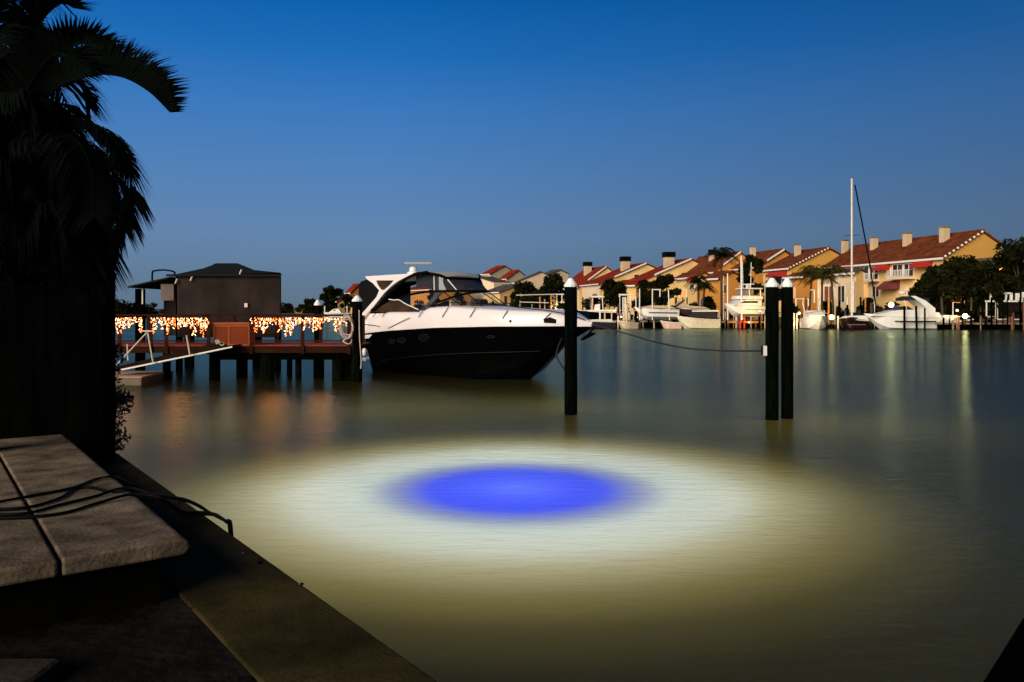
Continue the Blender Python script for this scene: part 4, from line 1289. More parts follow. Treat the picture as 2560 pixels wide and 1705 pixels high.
townhouse("townhouse_row", "short brown roofed townhouse behind the tall palm crown", "townhouses", GRP, (1788, 677), (1850, 631), 1692, 168,
          M_CREAMW, M_AMBER, M_ROOFB, chims=((1779, 628, 650, 12),), cap=True, rake="band", wins=((1700, 1712, 725, 745), (1722, 1738, 690, 706)), awns=((1740, 1760, 683, 690),), gwins=((.3, .5, 5, 6.5),))
townhouse("townhouse_row", "red roofed townhouse with widest black-capped chimney and pale white rake band", "townhouses", GRP, (1593, 706), (1726, 648), 1556, 180,
          M_CREAM2, M_CREAMW, M_ROOFR, chims=((1672, 634, 665, 24),), rake="band", gwins=((.1, .25, 5.2, 6.4), (.55, .66, 8.2, 9.6), (.2, .3, 2, 4)), hang=.6)
townhouse("townhouse_row", "red roofed townhouse with black-capped chimney between two others like it", "townhouses", GRP, (1500, 708), (1614, 659), 1456, 198,
          M_CREAM2, M_CREAMW, M_ROOFR, chims=((1563, 645, 675, 21),), rake="band", gwins=((.45, .58, 7.2, 9), (.75, .84, 9.2, 11), (.2, .3, 3, 5)), hang=.6)
townhouse("townhouse_row", "red roofed townhouse rising just over the single channel piling", "townhouses", GRP, (1448, 716), (1515, 667), 1398, 215,
          M_CREAM2, M_CREAMW, M_ROOFR, chims=((1469, 658, 680, 18),), rake="band", gwins=((.15, .3, 6.5, 8.6),), hang=.6)
# low amber walls and white fronted units between the trees
townhouse("waterfront_house", "low white house front with small red awning between dark trees", "house", None, (1742, 690), (1760, 681), 1690, 140, M_CREAMW, M_AMBER, M_ROOFB, A=10, rake="none", wins=((1700, 1716, 725, 745, M_LIT), (1726, 1736, 712, 724)), awns=((1732, 1741, 688, 697),))
townhouse("waterfront_house", "narrow amber house wall lit warmly left of the flybridge boat", "house", None, (1800, 694), (1830, 680), 1762, 132, M_AMBER, M_AMBER, M_ROOFB, A=20, rake="none", gwins=((.25, .45, 5, 6.4),))
townhouse("waterfront_house", "cream house with square front behind the covered boat lifts", "house", None, (1590, 712), (1612, 702), 1536, 150, M_CREAMW, M_AMBER, M_ROOFR, A=35, rake="none", wins=((1545, 1560, 726, 742, M_BROWNP),))
townhouse("waterfront_house", "orange lit house wall directly right of the paired pilings", "house", None, (2012, 690), (2030, 684), 1968, 118, M_AMBER, M_AMBER, M_ROOFB, A=18, rake="none", wins=((1978, 1988, 720, 745, M_LIT),))
townhouse("waterfront_house", "white house bay with flat roof standing behind the sailboat mast", "house", None, (2140, 680), (2152, 674), 2042, 112, M_CREAM2, M_CREAMW, M_ROOFG, A=22, rake="none", wins=((2062, 2084, 716, 752, M_BROWNP), (2088, 2094, 716, 750, M_LIT), (2096, 2112, 715, 755)))
# paler houses farther round the bend
FG = "pale houses farther round the bend"
townhouse("waterfront_house", "pale house with low grey gable nearest the yacht's windscreen", "house", FG, (1282, 708), (1236, 694), 1235, 250, M_CREAM2, M_CREAM2, M_ROOFG, A=-55, rake="none", gwins=((.2, .35, 4, 6),))
townhouse("waterfront_house", "pale house with wide grey roof and long cream gable", "house", FG, (1290, 706), (1352, 680), 1286, 240, M_CREAM2, M_CREAM2, M_ROOFG, A=25, rake="none", gwins=((.4, .5, 5, 7), (.7, .8, 5, 7)))
townhouse("waterfront_house", "tall pale house with red tiled hip roof peeping over the hardtop", "house", FG, (1226, 684), (1262, 665), 1205, 300, M_CREAM2, M_CREAM2, M_ROOFR, A=40, rake="none", gwins=((.2, .3, 10, 13), (.6, .7, 10, 13)))
townhouse("waterfront_house", "pale house under a broken red roof line right of the hardtop", "house", FG, (1268, 696), (1296, 676), 1250, 280, M_CREAM2, M_CREAM2, M_ROOFR, A=40, rake="none")
townhouse("waterfront_house", "lower cream house with dark window row before the grey roofs", "house", FG, (1250, 730), (1302, 712), 1208, 220, M_CREAMW, M_CREAMW, M_ROOFG, A=35, rake="none", gwins=((.2, .32, 4, 6), (.5, .62, 4, 6)))
townhouse("waterfront_house", "cream house crowded against the red townhouses above dark trees", "house", FG, (1362, 690), (1400, 675), 1342, 262, M_CREAM2, M_CREAM2, M_ROOFG, A=30, rake="none", gwins=((.3, .42, 8, 10),))
townhouse("waterfront_house", "pale wide house seen low through the yacht's windscreen", "house", FG, (1180, 712), (1216, 694), 1120, 270, M_CREAM2, M_CREAMW, M_ROOFR, A=35, rake="none", gwins=((.3, .42, 4, 6),))
townhouse("waterfront_house", "orange lit house seen through the yacht's smoked enclosure", "house", FG, (1100, 722), (1150, 706), 1010, 240, M_AMBER, M_AMBER, M_ROOFR, A=30, rake="none")
LG = "small far houses between dock and yacht"
townhouse("waterfront_house", "narrow rose coloured house beside the yacht's black canvas", "house", LG, (880, 728), (896, 712), 868, 200, M_CREAMW, M_AMBER, M_ROOFR, A=35, rake="none", gwins=((.3, .5, 4, 6),))
townhouse("waterfront_house", "tiny cream house under the round dark tree left of the yacht", "house", LG, (846, 752), (866, 742), 836, 190, M_CREAMW, M_CREAMW, M_ROOFB, A=35, rake="none")
townhouse("waterfront_house", "farthest low tan house near the dark canopy's right edge", "house", LG, (742, 776), (754, 770), 728, 240, M_CREAM2, M_CREAMW, M_ROOFG, A=35, rake="none")
# dark waterfront house on the right edge with porch
hr = thing("porch_house", "dark brown house with white railed porch at the right edge of the shore", "house", (PX(2530, 106), 106, 1.0))
MB().box(PX(2482, 106), PX(2700, 106), 106, 114, .9, PZ(672, 106)).build("wall", mat("dark brown siding", (.055, .022, .012), .8, var=.4, scale=.6), hr)
MB().slab([(PX(2474, 105), 105, PZ(674, 106)), (PX(2474, 105), 110, PZ(640, 110)), (PX(2474, 105), 115, PZ(674, 106))], (13, 0, 0)).build("roof", M_ROOFG, hr)
for k, px in enumerate((2492, 2510, 2528, 2546)):
    w_ = MB().box(PX(px, 105.9), PX(px + 11, 105.9), 105.86, 105.99, PZ(744, 106), PZ(690, 106)).build("window", mat("brown frames", (.16, .06, .03), .7), hr)
    MB().box(PX(px + 2, 105.8), PX(px + 9, 105.8), 105.80, 105.855, PZ(740, 106), PZ(694, 106)).build("pane", M_DGLASS, w_)
pr = MB(); dp = 96.6
for (x0, x1, y0, y1) in ((2464, 2570, 751, 755), (2493, 2530, 731, 735), (2490, 2495, 728, 797), (2476, 2480, 733, 752), (2466, 2468, 752, 790), (2514, 2518, 733, 752), (2526, 2532, 733, 752), (2540, 2544, 733, 752), (2546, 2549, 733, 755), (2556, 2560, 730, 755), (2470, 2482, 790, 793), (2492, 2560, 797, 800)):
    pr.box(PX(x0, dp), PX(x1, dp), dp, dp + .12 + .01 * (x0 % 7), PZ(y1, dp), PZ(y0, dp))
pr.build("porch", M_TRIMW, hr)
MB().box(PX(2462, dp), PX(2640, dp), dp + .3, dp + 4, .9, PZ(797, dp)).build("porch_floor", M_DOCKW, hr)
for (px, py, nm) in ((2524, 664, "orange porch lamp glowing under the trees beside the dark porch house"), (2503, 672, "dimmer orange porch lamp just left of the bright one in the trees")):
    o = thing("porch_lamp", nm, "lamp", P(px, py, 103.5))
    MB().box(*(lambda c: (c.x - .25, c.x + .25, c.y + .2, c.y + 2.6, c.z + .22, c.z + .3))(P(px, py, 103.5))).build("lamp_bracket", M_BLACK, o)
    mb = MB(); mb.ico(P(px, py, 103.5), .42 if px > 2510 else .25); mb.build("globe", M_LAMPO, o)

# ---------------------------------------------------------------- trees
rng = np.random.default_rng(21)
def tree(px, y0, y1, wpx, d, label, m=M_LEAF, n=2600, group=None, name="tree", size=.30, base=1.0):
    x = PX(px, d); zt_, zb_ = PZ(y0, d), PZ(y1, d)
    hw = wpx / 2 / F * d
    o = thing(name, label, "tree", (x, d, base), group)
    cs, rs = [], []
    k = 16
    for i in range(k):
        a = rng.uniform(0, 2 * math.pi); rr_ = rng.random() ** .5
        hz = rng.random()
        prof_ = math.sin(math.pi * (.18 + .74 * hz)) ** .8
        cs.append((x + math.cos(a) * hw * rr_ * prof_ * .8, d + math.sin(a) * hw * rr_ * prof_ * .8, zb_ + (zt_ - zb_) * (.12 + .76 * hz)))
        rs.append(hw * rng.uniform(.25, .42))
    mb = MB(); leaf_cloud(mb, cs, rs, n, size, rng, .85)
    mb.build("crown", m, o)
    tb = MB(); tb.tube([(x, d, base - .2), (x + .1 * hw, d, (base + zb_) / 2), (x, d, zb_ + (zt_ - zb_) * .5)], max(.12, hw * .07), 7, r2=.06)
    for i in range(0, k, 3):
        c = cs[i]; tb.tube([(x, d, zb_ + (c[2] - zb_) * .3), tuple(c)], .07, 5, r2=.03)
    tb.build("trunk", M_BARK, o)
    return o
def palm_far(px, ytop, ybase, d, label, r_=1.9, m=M_LEAF, nf=26, group="palms along the far shore", base=1.0):
    x = PX(px, d); zc = PZ(ytop, d) - r_ * .45
    o = thing("palm_tree", label, "palm tree", (x, d, base), group)
    lean = rng.uniform(-.5, .5)
    MB().tube(smooth_path([(x - lean, d, base - .2), (x - lean * .5, d, (base + zc) / 2), (x, d, zc)]), .17, 7, r2=.12).build("trunk", M_BARK, o)
    mb = MB(); rg_ = random.Random(int(px))
    for i in range(nf):
        a = 2 * math.pi * i / nf * 3.1; el = rg_.uniform(-.35, 1.1)
        dx, dy = math.cos(a), math.sin(a)
        L_ = r_ * rg_.uniform(.85, 1.15)
        c = math.cos(el)
        p0 = Vector((x, d, zc)); p1 = p0 + Vector((dx * c, dy * c, math.sin(el))) * L_ * .5
        p2 = p0 + Vector((dx * c * 1.0, dy * c * 1.0, math.sin(el) * .7 - .38)) * L_
        path = smooth_path([p0, p1, p2], 7)
        for j in range(1, len(path) - 1):
            dd_ = (path[j + 1] - path[j - 1]).normalized(); sd2 = dd_.cross(Vector((0, 0, 1)))
            sd2 = sd2.normalized() if sd2.length > .1 else Vector((1, 0, 0))
            for s_ in (-1, 1):
                e = path[j] + (sd2 * s_ * .7 + dd_ * .6 + Vector((0, 0, -.45))) * L_ * .34 * (1.1 - j / len(path) * .6)
                mb.add([path[j] - dd_ * .07, path[j] + dd_ * .07, e], [(0, 1, 2)])
    mb.build("crown", m, o)
    return o
TG = "bushy trees on the far shore"
tree(2395, 640, 800, 200, 100, "broad black tree crown hiding the foot of the ochre gable", n=7500, group=TG)
tree(2330, 660, 790, 110, 101.5, "dark tree filling the gap right of the red awnings", n=4200, group=TG)
tree(2470, 640, 800, 130, 99, "dark tree between the ochre gable and the porch house", n=4500, group=TG)
tree(2545, 590, 745, 160, 101.8, "tallest dark round tree above the porch house roof", n=6500, group=TG)
tree(2450, 715, 808, 110, 98, "low dark tree just over the bright star-like dock lamp", n=3200, group=TG, base=.9)
tree(1878, 630, 752, 70, 112, "upright dark tree behind the flybridge boat's aerials", n=4200, group=TG)
tree(1930, 690, 760, 60, 111, "small dark tree partly hidden by the paired pilings", n=1500, group=TG)
tree(1660, 684, 768, 78, 120, "dark tree over the white boat on its lift", n=3600, group=TG)
tree(1615, 700, 768, 60, 121, "dark tree left of the one over the lifted white boat", n=2200, group=TG)
tree(1533, 700, 770, 74, 124, "dark tree below the middle red roof", n=3200, group=TG)
tree(1486, 735, 790, 50, 122, "low dark tree behind the small console boat", n=1500, group=TG)
tree(1376, 684, 775, 92, 150, "round dark tree left of the single channel piling", n=4200, group=TG, size=.38)
tree(1312, 706, 775, 84, 152, "lower dark tree over the yacht's foredeck", n=3200, group=TG, size=.38)
tree(1345, 735, 785, 130, 146, "wide low dark tree at the foot of the pale houses", n=3200, group=TG, size=.38)
tree(1770, 740, 795, 50, 108, "low dark tree at the foot of the amber wall", n=1200, group=TG)
tree(2175, 745, 800, 60, 103, "low dark bushy tree behind the sailboat's stay", n=1600, group=TG)
tree(830, 712, 775, 60, 190, "round dark tree above the tiny cream house left of the yacht", n=2200, group=TG, size=.45)
tree(868, 730, 780, 34, 186, "narrow dark tree against the yacht's black canvas", n=1100, group=TG, size=.4)
tree(776, 744, 792, 44, 228, "small dark tree over the shorter capped dock piling", n=1300, group=TG, size=.5)
tree(722, 760, 796, 44, 232, "low dark tree beside the canopy's right edge", n=1200, group=TG, size=.5)
tree(300, 752, 800, 110, 232, "dark tree on the skyline right of the fence post", n=2200, group=TG, size=.5)
tree(352, 760, 800, 70, 236, "lower dark tree on the skyline behind the lift post", n=1400, group=TG, size=.5)
tree(1088, 716, 790, 52, 205, "dark tree seen through the aft half of the yacht's windscreen", n=2200, group=TG, size=.45)
tree(1150, 724, 790, 46, 200, "dark tree seen through the front half of the yacht's windscreen", n=2000, group=TG, size=.45)
tree(1205, 745, 790, 50, 190, "low dark tree just ahead of the yacht's windscreen", n=1800, group=TG, size=.4)
palm_far(1803, 617, 760, 108, "tallest palm on the far shore standing against the sky", 2.6, nf=34)
palm_far(1745, 690, 770, 109, "palm before the white house with small red awning", 1.9)
palm_far(1762, 702, 770, 107, "short palm close to the amber house wall", 1.6)
palm_far(2030, 664, 770, 106, "olive leaved palm before the orange house wall", 2.6, M_LEAF2, 40)
palm_far(2078, 660, 770, 105, "olive leaved palm before the white house bay", 2.6, M_LEAF2, 40)
palm_far(2055, 672, 770, 107.5, "dark palm squeezed between two olive leaved palms", 2.2)
palm_far(1548, 740, 780, 117, "small palm in front of the square fronted cream house", 1.5)
palm_far(2160, 760, 800, 102, "small dark palm beside the cruiser's bow", 1.3)
palm_far(2352, 690, 790, 97.5, "slender palm trunk right of the cruiser's arch", 2.0)
# continuous low planting at the shore
ht_ = MB(); cs, rs = [], []
for i in range(len(shore) - 2):
    a, b_ = Vector((*shore[i], 0)), Vector((*shore[i + 1], 0))
    m_ = int((b_ - a).length / 2.2)
    for k in range(m_):
        p = a.lerp(b_, (k + rng.random()) / m_)
        cs.append((p.x + rng.uniform(0, 2), p.y + rng.uniform(2, 6), 1.0 + rng.uniform(.2, 2.6))); rs.append(rng.uniform(.7, 1.5))
leaf_cloud(ht_, cs, rs, 26000, .3, rng, .8)
struct(ht_.build("undergrowth", M_LEAF), "stuff")

# ---------------------------------------------------------------- docks and lifts
def dockwork(name, label, cat, px0, px1, d, ydeck, posts, pm=M_DOCKW, depthm=2.0, rail=False, group=None):
    z = PZ(ydeck, d)
    o = thing(name, label, cat, (PX((px0 + px1) / 2, d), d, 0), group)
    MB().box(PX(px0, d), PX(px1, d), d, d + depthm, z - .22, z).build("deck", pm, o)
    for (px, ytop, w_, m) in posts:
        r_ = w_ / 2 / F * d
        MB().lathe((PX(px, d - .2), d - .25, 0), [(r_, -3), (r_, PZ(ytop, d))], 8).build("pile", m, o)
    return o
W_, D_ = M_TRIMW, M_BLACKWOOD
TW = M_TAN
dockwork("dock", "far dock of dark timber under the lifted white boats", "dock", 1498, 1700, 103, 801,
         [(1500, 778, 4, W_), (1512, 782, 4, TW), (1529, 776, 3, TW), (1545, 790, 3, W_), (1560, 780, 4, TW), (1567, 763, 5, TW), (1591, 776, 4, D_), (1594, 792, 4, W_), (1621, 792, 4, D_), (1635, 765, 4, TW), (1650, 785, 4, D_), (1684, 765, 7, D_)], group="far timber docks")
dockwork("dock", "far dock with orange glow in its timber colour beneath the flybridge boat", "dock", 1752, 1912, 101, 803,
         [(1752, 780, 3, D_), (1755, 800, 4, W_), (1791, 775, 5, D_), (1800, 790, 3, W_), (1815, 798, 4, D_), (1850, 795, 5, M_AWN), (1860, 795, 4, M_AWN), (1898, 785, 4, D_), (1912, 690, 3, TW), (1916, 750, 3, W_)], mat("dock timber with painted glow", (.40, .20, .07), .8, var=.4), group="far timber docks")  # orange lamp glow put into the deck timber colour
dockwork("dock", "far dock of dark piles between the two glowing lamps", "dock", 1975, 2175, 100, 806,
         [(1985, 783, 3, W_), (1992, 783, 3, W_), (2065, 756, 6, D_), (2098, 752, 6, D_), (2118, 762, 5, D_), (2095, 790, 5, W_), (2155, 793, 3, W_), (2178, 757, 7, M_BARK)], group="far timber docks")
dockwork("dock", "far dock with dark piles standing before the white cruiser and star lamp", "dock", 2352, 2600, 97, 808,
         [(2382, 755, 2, W_), (2393, 780, 4, D_), (2440, 770, 4, D_), (2456, 775, 4, D_), (2470, 790, 5, M_BARK), (2505, 800, 5, D_), (2530, 800, 6, D_), (2552, 795, 5, M_BARK)], group="far timber docks")
dockwork("dock", "distant dock of white and tan frames seen over the yacht's foredeck", "dock", 1285, 1410, 140, 790,
         [(1300, 752, 2, TW), (1330, 760, 2, TW), (1350, 742, 4, M_AMBER), (1362, 748, 3, TW), (1378, 738, 4, M_AMBER), (1392, 735, 4, TW), (1405, 735, 3, W_)], group="far timber docks")
dockwork("dock", "tiny distant dock left of the yacht under the small white boat", "dock", 795, 880, 178, 792, [(800, 775, 3, W_), (812, 765, 3, W_), (868, 765, 3, W_)], group="far timber docks")
def lift(label, frame, d, group="far boat lifts"):
    o = thing("boat_lift", label, "boat lift", (PX(frame[0][0], d), d, 0), group)
    for (x0, y0, x1, y1, w_, m) in frame:
        r_ = w_ / 2 / F * d
        MB().tube([P(x0, y0, d), P(x1, y1, d)], r_, 6).build("post" if abs(y1 - y0) > abs(x1 - x0) else "beam", m, o)
    return o
lift("white post lift frame with high top beam around the long white boat", [(1599, 722, 1599, 800, 3, W_), (1631, 722, 1631, 800, 3, W_), (1671, 724, 1674, 800, 3, W_), (1633, 724, 1652, 724, 3, W_), (1650, 724, 1650, 742, 3, W_)], 101.5)
lift("white boxy lift frame beside the square fronted cream house", [(1549, 738, 1549, 800, 4, W_), (1577, 738, 1577, 800, 3, W_), (1547, 737, 1580, 737, 5, W_), (1590, 742, 1590, 800, 3, W_)], 108)
lift("tall thin white poles of a lift beside the flybridge boat", [(1819, 684, 1819, 800, 3, W_), (1809, 690, 1809, 800, 3, TW), (1853, 640, 1854, 800, 4, W_)], 98.4)
lift("dark piled lift crossing in front of the white cruiser", [(2261, 765, 2261, 828, 5, D_), (2290, 765, 2292, 826, 5, D_), (2312, 770, 2312, 824, 4, D_), (2250, 804, 2340, 804, 4, D_)], 94.5)
lift("white thin lift frame left of the bright star lamp", [(2382, 756, 2382, 800, 2, W_), (2382, 756, 2400, 756, 2, W_), (2452, 728, 2452, 756, 2.5, W_), (2408, 742, 2412, 756, 2, W_), (2425, 755, 2444, 752, 3, M_TAN)], 99)
lift("orange lamp-lit white lift posts behind the single channel piling", [(1392, 736, 1410, 736, 3, W_), (1290, 738, 1408, 735, 2, W_), (1300, 755, 1372, 757, 2, W_), (1380, 765, 1396, 762, 3, W_)], 138)
lift("small white lift frame right of the paired pilings", [(2026, 725, 2033, 725, 3, W_), (2036, 724, 2036, 757, 3, W_), (2046, 724, 2046, 745, 3, W_), (1990, 747, 2020, 747, 2, W_), (1990, 747, 1990, 765, 3, W_), (2008, 747, 2008, 765, 3, W_), (2021, 747, 2021, 765, 3, W_)], 105)

# rows of slim piles, rails and lockers along the far water's edge
crg = random.Random(17)
def clutter(label, px0, px1, d, nP, nB, zd=1.0, dark=False):
    o = thing("landing_stage", label, "landing stage", (PX((px0 + px1) / 2, d), d, 0), "cluttered landing stages")
    MB().box(PX(px0, d), PX(px1, d), d, d + 1.6, zd - .2, zd).build("deck", M_DOCKW, o)
    MB().box(PX(px0, d) + .2, PX(px1, d) - .2, d + .5, d + .6, -1, zd - .2).build("shade_sheet", M_BLACKWOOD, o)  # dark sheet added to stand in for shade beneath the deck
    for k in range(nP):
        px = px0 + (px1 - px0) * (k + crg.random()) / nP
        m = crg.choice([M_BLACKWOOD, M_BLACKWOOD, M_DOCKW, M_BARK, M_BLACKWOOD, M_BROWNP] if dark else [M_TRIMW, M_TAN, M_DOCKW, M_BLACKWOOD, M_BLACKWOOD, M_TRIMW, M_AMBER])
        r_ = crg.uniform(.05, .13)
        MB().lathe((PX(px, d), d - .25 - crg.random() * .3, 0), [(r_, -3), (r_, zd + crg.uniform(.2, 1.5) if crg.random() < .75 else zd + 3)], 7).build("pile", m, o)
    for k in range(nB):
        px = px0 + (px1 - px0) * (k + crg.random()) / nB
        w = crg.uniform(.2, .7); h_ = crg.uniform(.3, .9)
        MB().box(PX(px, d), PX(px, d) + w, d + .2, d + .7, zd + .003, zd + h_).build("locker", crg.choice([M_BLACKWOOD, M_BROWNP, M_BARK, M_TAN] if dark else [M_TRIMW, M_TAN, M_BROWNP, M_BLACKWOOD, M_CREAM2]), o, bevel=.03)
    for k in range(max(2, nB // 3)):
        px = px0 + (px1 - px0) * crg.random()
        MB().box(PX(px, d), PX(px, d) + crg.uniform(1, 3), d - .06, d - .02, zd + .7, zd + .8).build("rail", crg.choice([M_TRIMW, M_TAN]), o)
clutter("cluttered low stage of piles and lockers under the middle red roofs", 1500, 1600, 106, 14, 8)
clutter("cluttered low stage behind the white bow of the flared boat", 1600, 1760, 107, 20, 12)
clutter("cluttered low stage behind the flybridge boat's lift", 1760, 1925, 105, 18, 10)
clutter("cluttered low stage between the lamp-lit boat and sailboat", 1972, 2120, 103, 20, 12, .95)
clutter("cluttered low stage behind the white cruiser", 2110, 2300, 101.5, 20, 10, .95)
clutter("cluttered dark stage at the far right below the porch house", 2345, 2640, 94.6, 26, 12, .8, True)
clutter("cluttered low stage just right of the single channel piling", 1442, 1500, 108, 9, 5)

# ---------------------------------------------------------------- far boats
def boat(label, px, wly, d, Lb, beam, fb, ang, hm, parts=(), name="motorboat", cat="boat", lifted=0.0, bottom=None, group=None, deckm=None, topstripe=None):
    """ang: heading in degrees, 0 = bow towards +x, 180 = bow left, 270 = bow at the viewer"""
    x = PX(px, d)
    o = thing(name, label, cat, (x, d, 0), group)
    a = math.radians(ang); fx, fy = math.cos(a), math.sin(a)
    z0 = lifted
    def f(s, y, z): return Vector((x + fx * s * Lb - fy * y, d + fy * s * Lb + fx * y, z0 + z))
    S_ = [-.5 + i / 14 for i in range(15)]
    def w_(s):
        u = s + .5
        return beam / 2 * (.92 + .08 * u * 2) if u < .5 else beam / 2 * max(.03, 1 - ((u - .5) / .5) ** 2.3)
    def sz(s): return fb * (.86 + .34 * (s + .5) ** 2)
    def kz(s):
        u = s + .5
        return -.35 if u < .72 else -.35 + (sz(s) + .33) * ((u - .72) / .28) ** 1.35
    hb_ = MB()
    for s in S_:
        for y, z in ((0, kz(s)), (w_(s) * .78, kz(s) + (sz(s) - kz(s)) * .28), (w_(s), sz(s))):
            hb_.v.append(tuple(f(s, y, z)))
        for y, z in ((-w_(s) * .78, kz(s) + (sz(s) - kz(s)) * .28), (-w_(s), sz(s))):
            hb_.v.append(tuple(f(s, y, z)))
    for i in range(14):
        b0, b1 = i * 5, (i + 1) * 5
        for (p, q) in ((0, 1), (1, 2)): hb_.f.append((b0 + p, b1 + p, b1 + q, b0 + q))
        for (p, q) in ((0, 3), (3, 4)): hb_.f.append((b0 + q, b1 + q, b1 + p, b0 + p))
        hb_.f.append((b0 + 2, b1 + 2, b1 + 4, b0 + 4))
    hb_.f.append((1, 0, 3, 4, 2))
    hb_.build("hull", hm, o)
    ru = MB(); ru.tube([f(s, w_(s) + .01, sz(s)) for s in S_], .05, 5); ru.tube([f(s, -w_(s) - .01, sz(s)) for s in S_], .05, 5)
    ru.build("gunwale", deckm or M_TRIMW, o)
    for pt in parts:
        kind, m = pt[0], pt[1]
        if kind == "prof":         # (prof, mat, partname, [(s,z)], halfwidth)
            _, _, nm, pts, hw = pt
            pp_ = [f(s, -hw, z) for s, z in pts]
            MB().slab(pp_, f(0, hw, 0) - f(0, -hw, 0)).build(nm, m, o, bevel=.03 if hw > .3 else 0)
        elif kind == "bar":
            _, _, nm, pts, r_ = pt
            MB().tube([f(*q) for q in pts], r_, 6).build(nm, m, o)
        elif kind == "dome":
            _, _, nm, q, r_ = pt
            c = f(*q); MB().lathe(tuple(c), [(r_ * .8, -r_ * .3), (r_, 0), (r_ * .8, r_ * .4), (r_ * .2, r_ * .6)], 10).build(nm, m, o)
    return o
WH = M_WHITE2
G = M_DGLASS
BG = "boats moored along the far shore"
boat("white cabin cruiser with dark canvas top and swept arch beneath a radar dome", 2256, 822, 96.5, 9.2, 3.0, 1.55, 180, WH, (
    ("prof", WH, "cabin", [(-.45, 1.4), (-.42, 2.0), (-.12, 2.35), (.12, 2.3), (.34, 1.85), (.45, 1.6)], 1.15),
    ("prof", G, "cabin_window", [(-.10, 2.36), (-.02, 2.75), (.05, 2.75), (.14, 2.32)], .95),
    ("prof", mat("navy canvas", (.006, .008, .02), .9), "canvas_top", [(-.30, 3.3), (-.28, 3.7), (-.05, 3.95), (.03, 3.75), (.03, 3.4), (-.08, 3.55)], 1.2),
    ("prof", WH, "arch", [(-.36, 1.6), (-.27, 1.6), (-.24, 2.6), (-.15, 3.3), (-.04, 3.98), (-.10, 4.0), (-.24, 3.4), (-.36, 2.5)], 1.3),
    ("bar", M_NAVY, "hull_line", [(-.49, 1.48, .85), (0, 1.56, .95)], .03),
    ("bar", WH, "canopy_leg", [(.03, 1.0, 3.5), (.0, 1.1, 2.4)], .04),
    ("dome", WH, "radar_dome", (.0, 0, 4.35), .42), ("bar", WH, "antenna", [(-.06, 0, 3.9), (-.06, 0, 5.2)], .05),
    ("prof", G, "porthole", [(.08, 1.02), (.17, 1.05), (.17, .93), (.08, .92)], 1.53),
    ("prof", WH, "swim_platform", [(-.62, .25), (-.5, .25), (-.5, .45), (-.62, .42)], 1.3)), group=BG, cat="boat")
boat("brightly lamp-lit white boat pointing its bow across the water", 2036, 826, 97, 7.0, 2.9, 1.35, 262, WH, (
    ("prof", WH, "cabin", [(-.3, 1.2), (-.25, 2.2), (.0, 2.25), (.2, 1.7), (.25, 1.3)], .9),
    ("prof", G, "cabin_window", [(.02, 1.9), (.03, 2.15), (.16, 1.8), (.14, 1.65)], .7),
    ("bar", M_STEEL, "bow_rail", [(.1, 1.2, 1.9), (.46, 0, 2.2), (.1, -1.2, 1.9)], .03),
    ("bar", M_TRIMW, "rod_holder", [(-.2, .8, 2.1), (-.25, 1.0, 3.4)], .04), ("bar", M_TRIMW, "rod_holder", [(-.2, -.8, 2.1), (-.25, -1.0, 3.2)], .04)), group=BG)
sb = boat("sailboat with one tall bare mast and slanting black stay", 2130, 823, 99, 9.5, 3.0, 1.25, 245, mat("dark burgundy hull", (.02, .012, .012), .3), (
    ("prof", WH, "cabin", [(-.2, 1.1), (-.2, 1.6), (.22, 1.5), (.3, 1.15)], .9),
    ("prof", G, "cabin_window", [(-.15, 1.3), (-.15, 1.5), (.15, 1.45), (.15, 1.3)], .92),
    ("bar", M_ALU, "mast", [(.05, 0, 1.2), (.05, 0, 18.5)], .13),
    ("bar", mat("furled pale sail", (.62, .52, .40), .9), "furled_sail", [(.05, .1, 2.0), (.05, .1, 5.8)], .34),
    ("bar", mat("pale boom cover", (.60, .50, .38), .9), "boom", [(.02, 0, 2.6), (-.4, 0, 2.5)], .15),
    ("bar", M_BLACK, "spreader", [(.05, -.9, 11.5), (.05, .9, 11.5)], .03),
    ("bar", M_BLACK, "forestay", [(.05, .35, 17.7), (-.05, 2.0, 8.0), (-.05, 2.7, 2.6)], .085),
    ("prof", mat("dark dodger", (.02, .02, .025), .9), "dodger", [(-.3, 1.3), (-.28, 2.3), (-.12, 2.3), (-.05, 1.6)], .95),), name="sailboat", group=BG)
boat("small dark hulled runabout with white deck between sailboat and cruiser", 2136, 822, 96.2, 2.9, 1.6, 1.2, 180, mat("maroon black hull", (.018, .004, .006), .25), (
    ("prof", WH, "deck", [(-.5, 1.1), (-.4, 1.65), (.3, 1.6), (.5, 1.35)], .7), ("bar", mat("grey stripe", (.3, .25, .25), .5), "stripe", [(-.35, .82, .55), (.35, .82, .55)], .03)), group=BG)
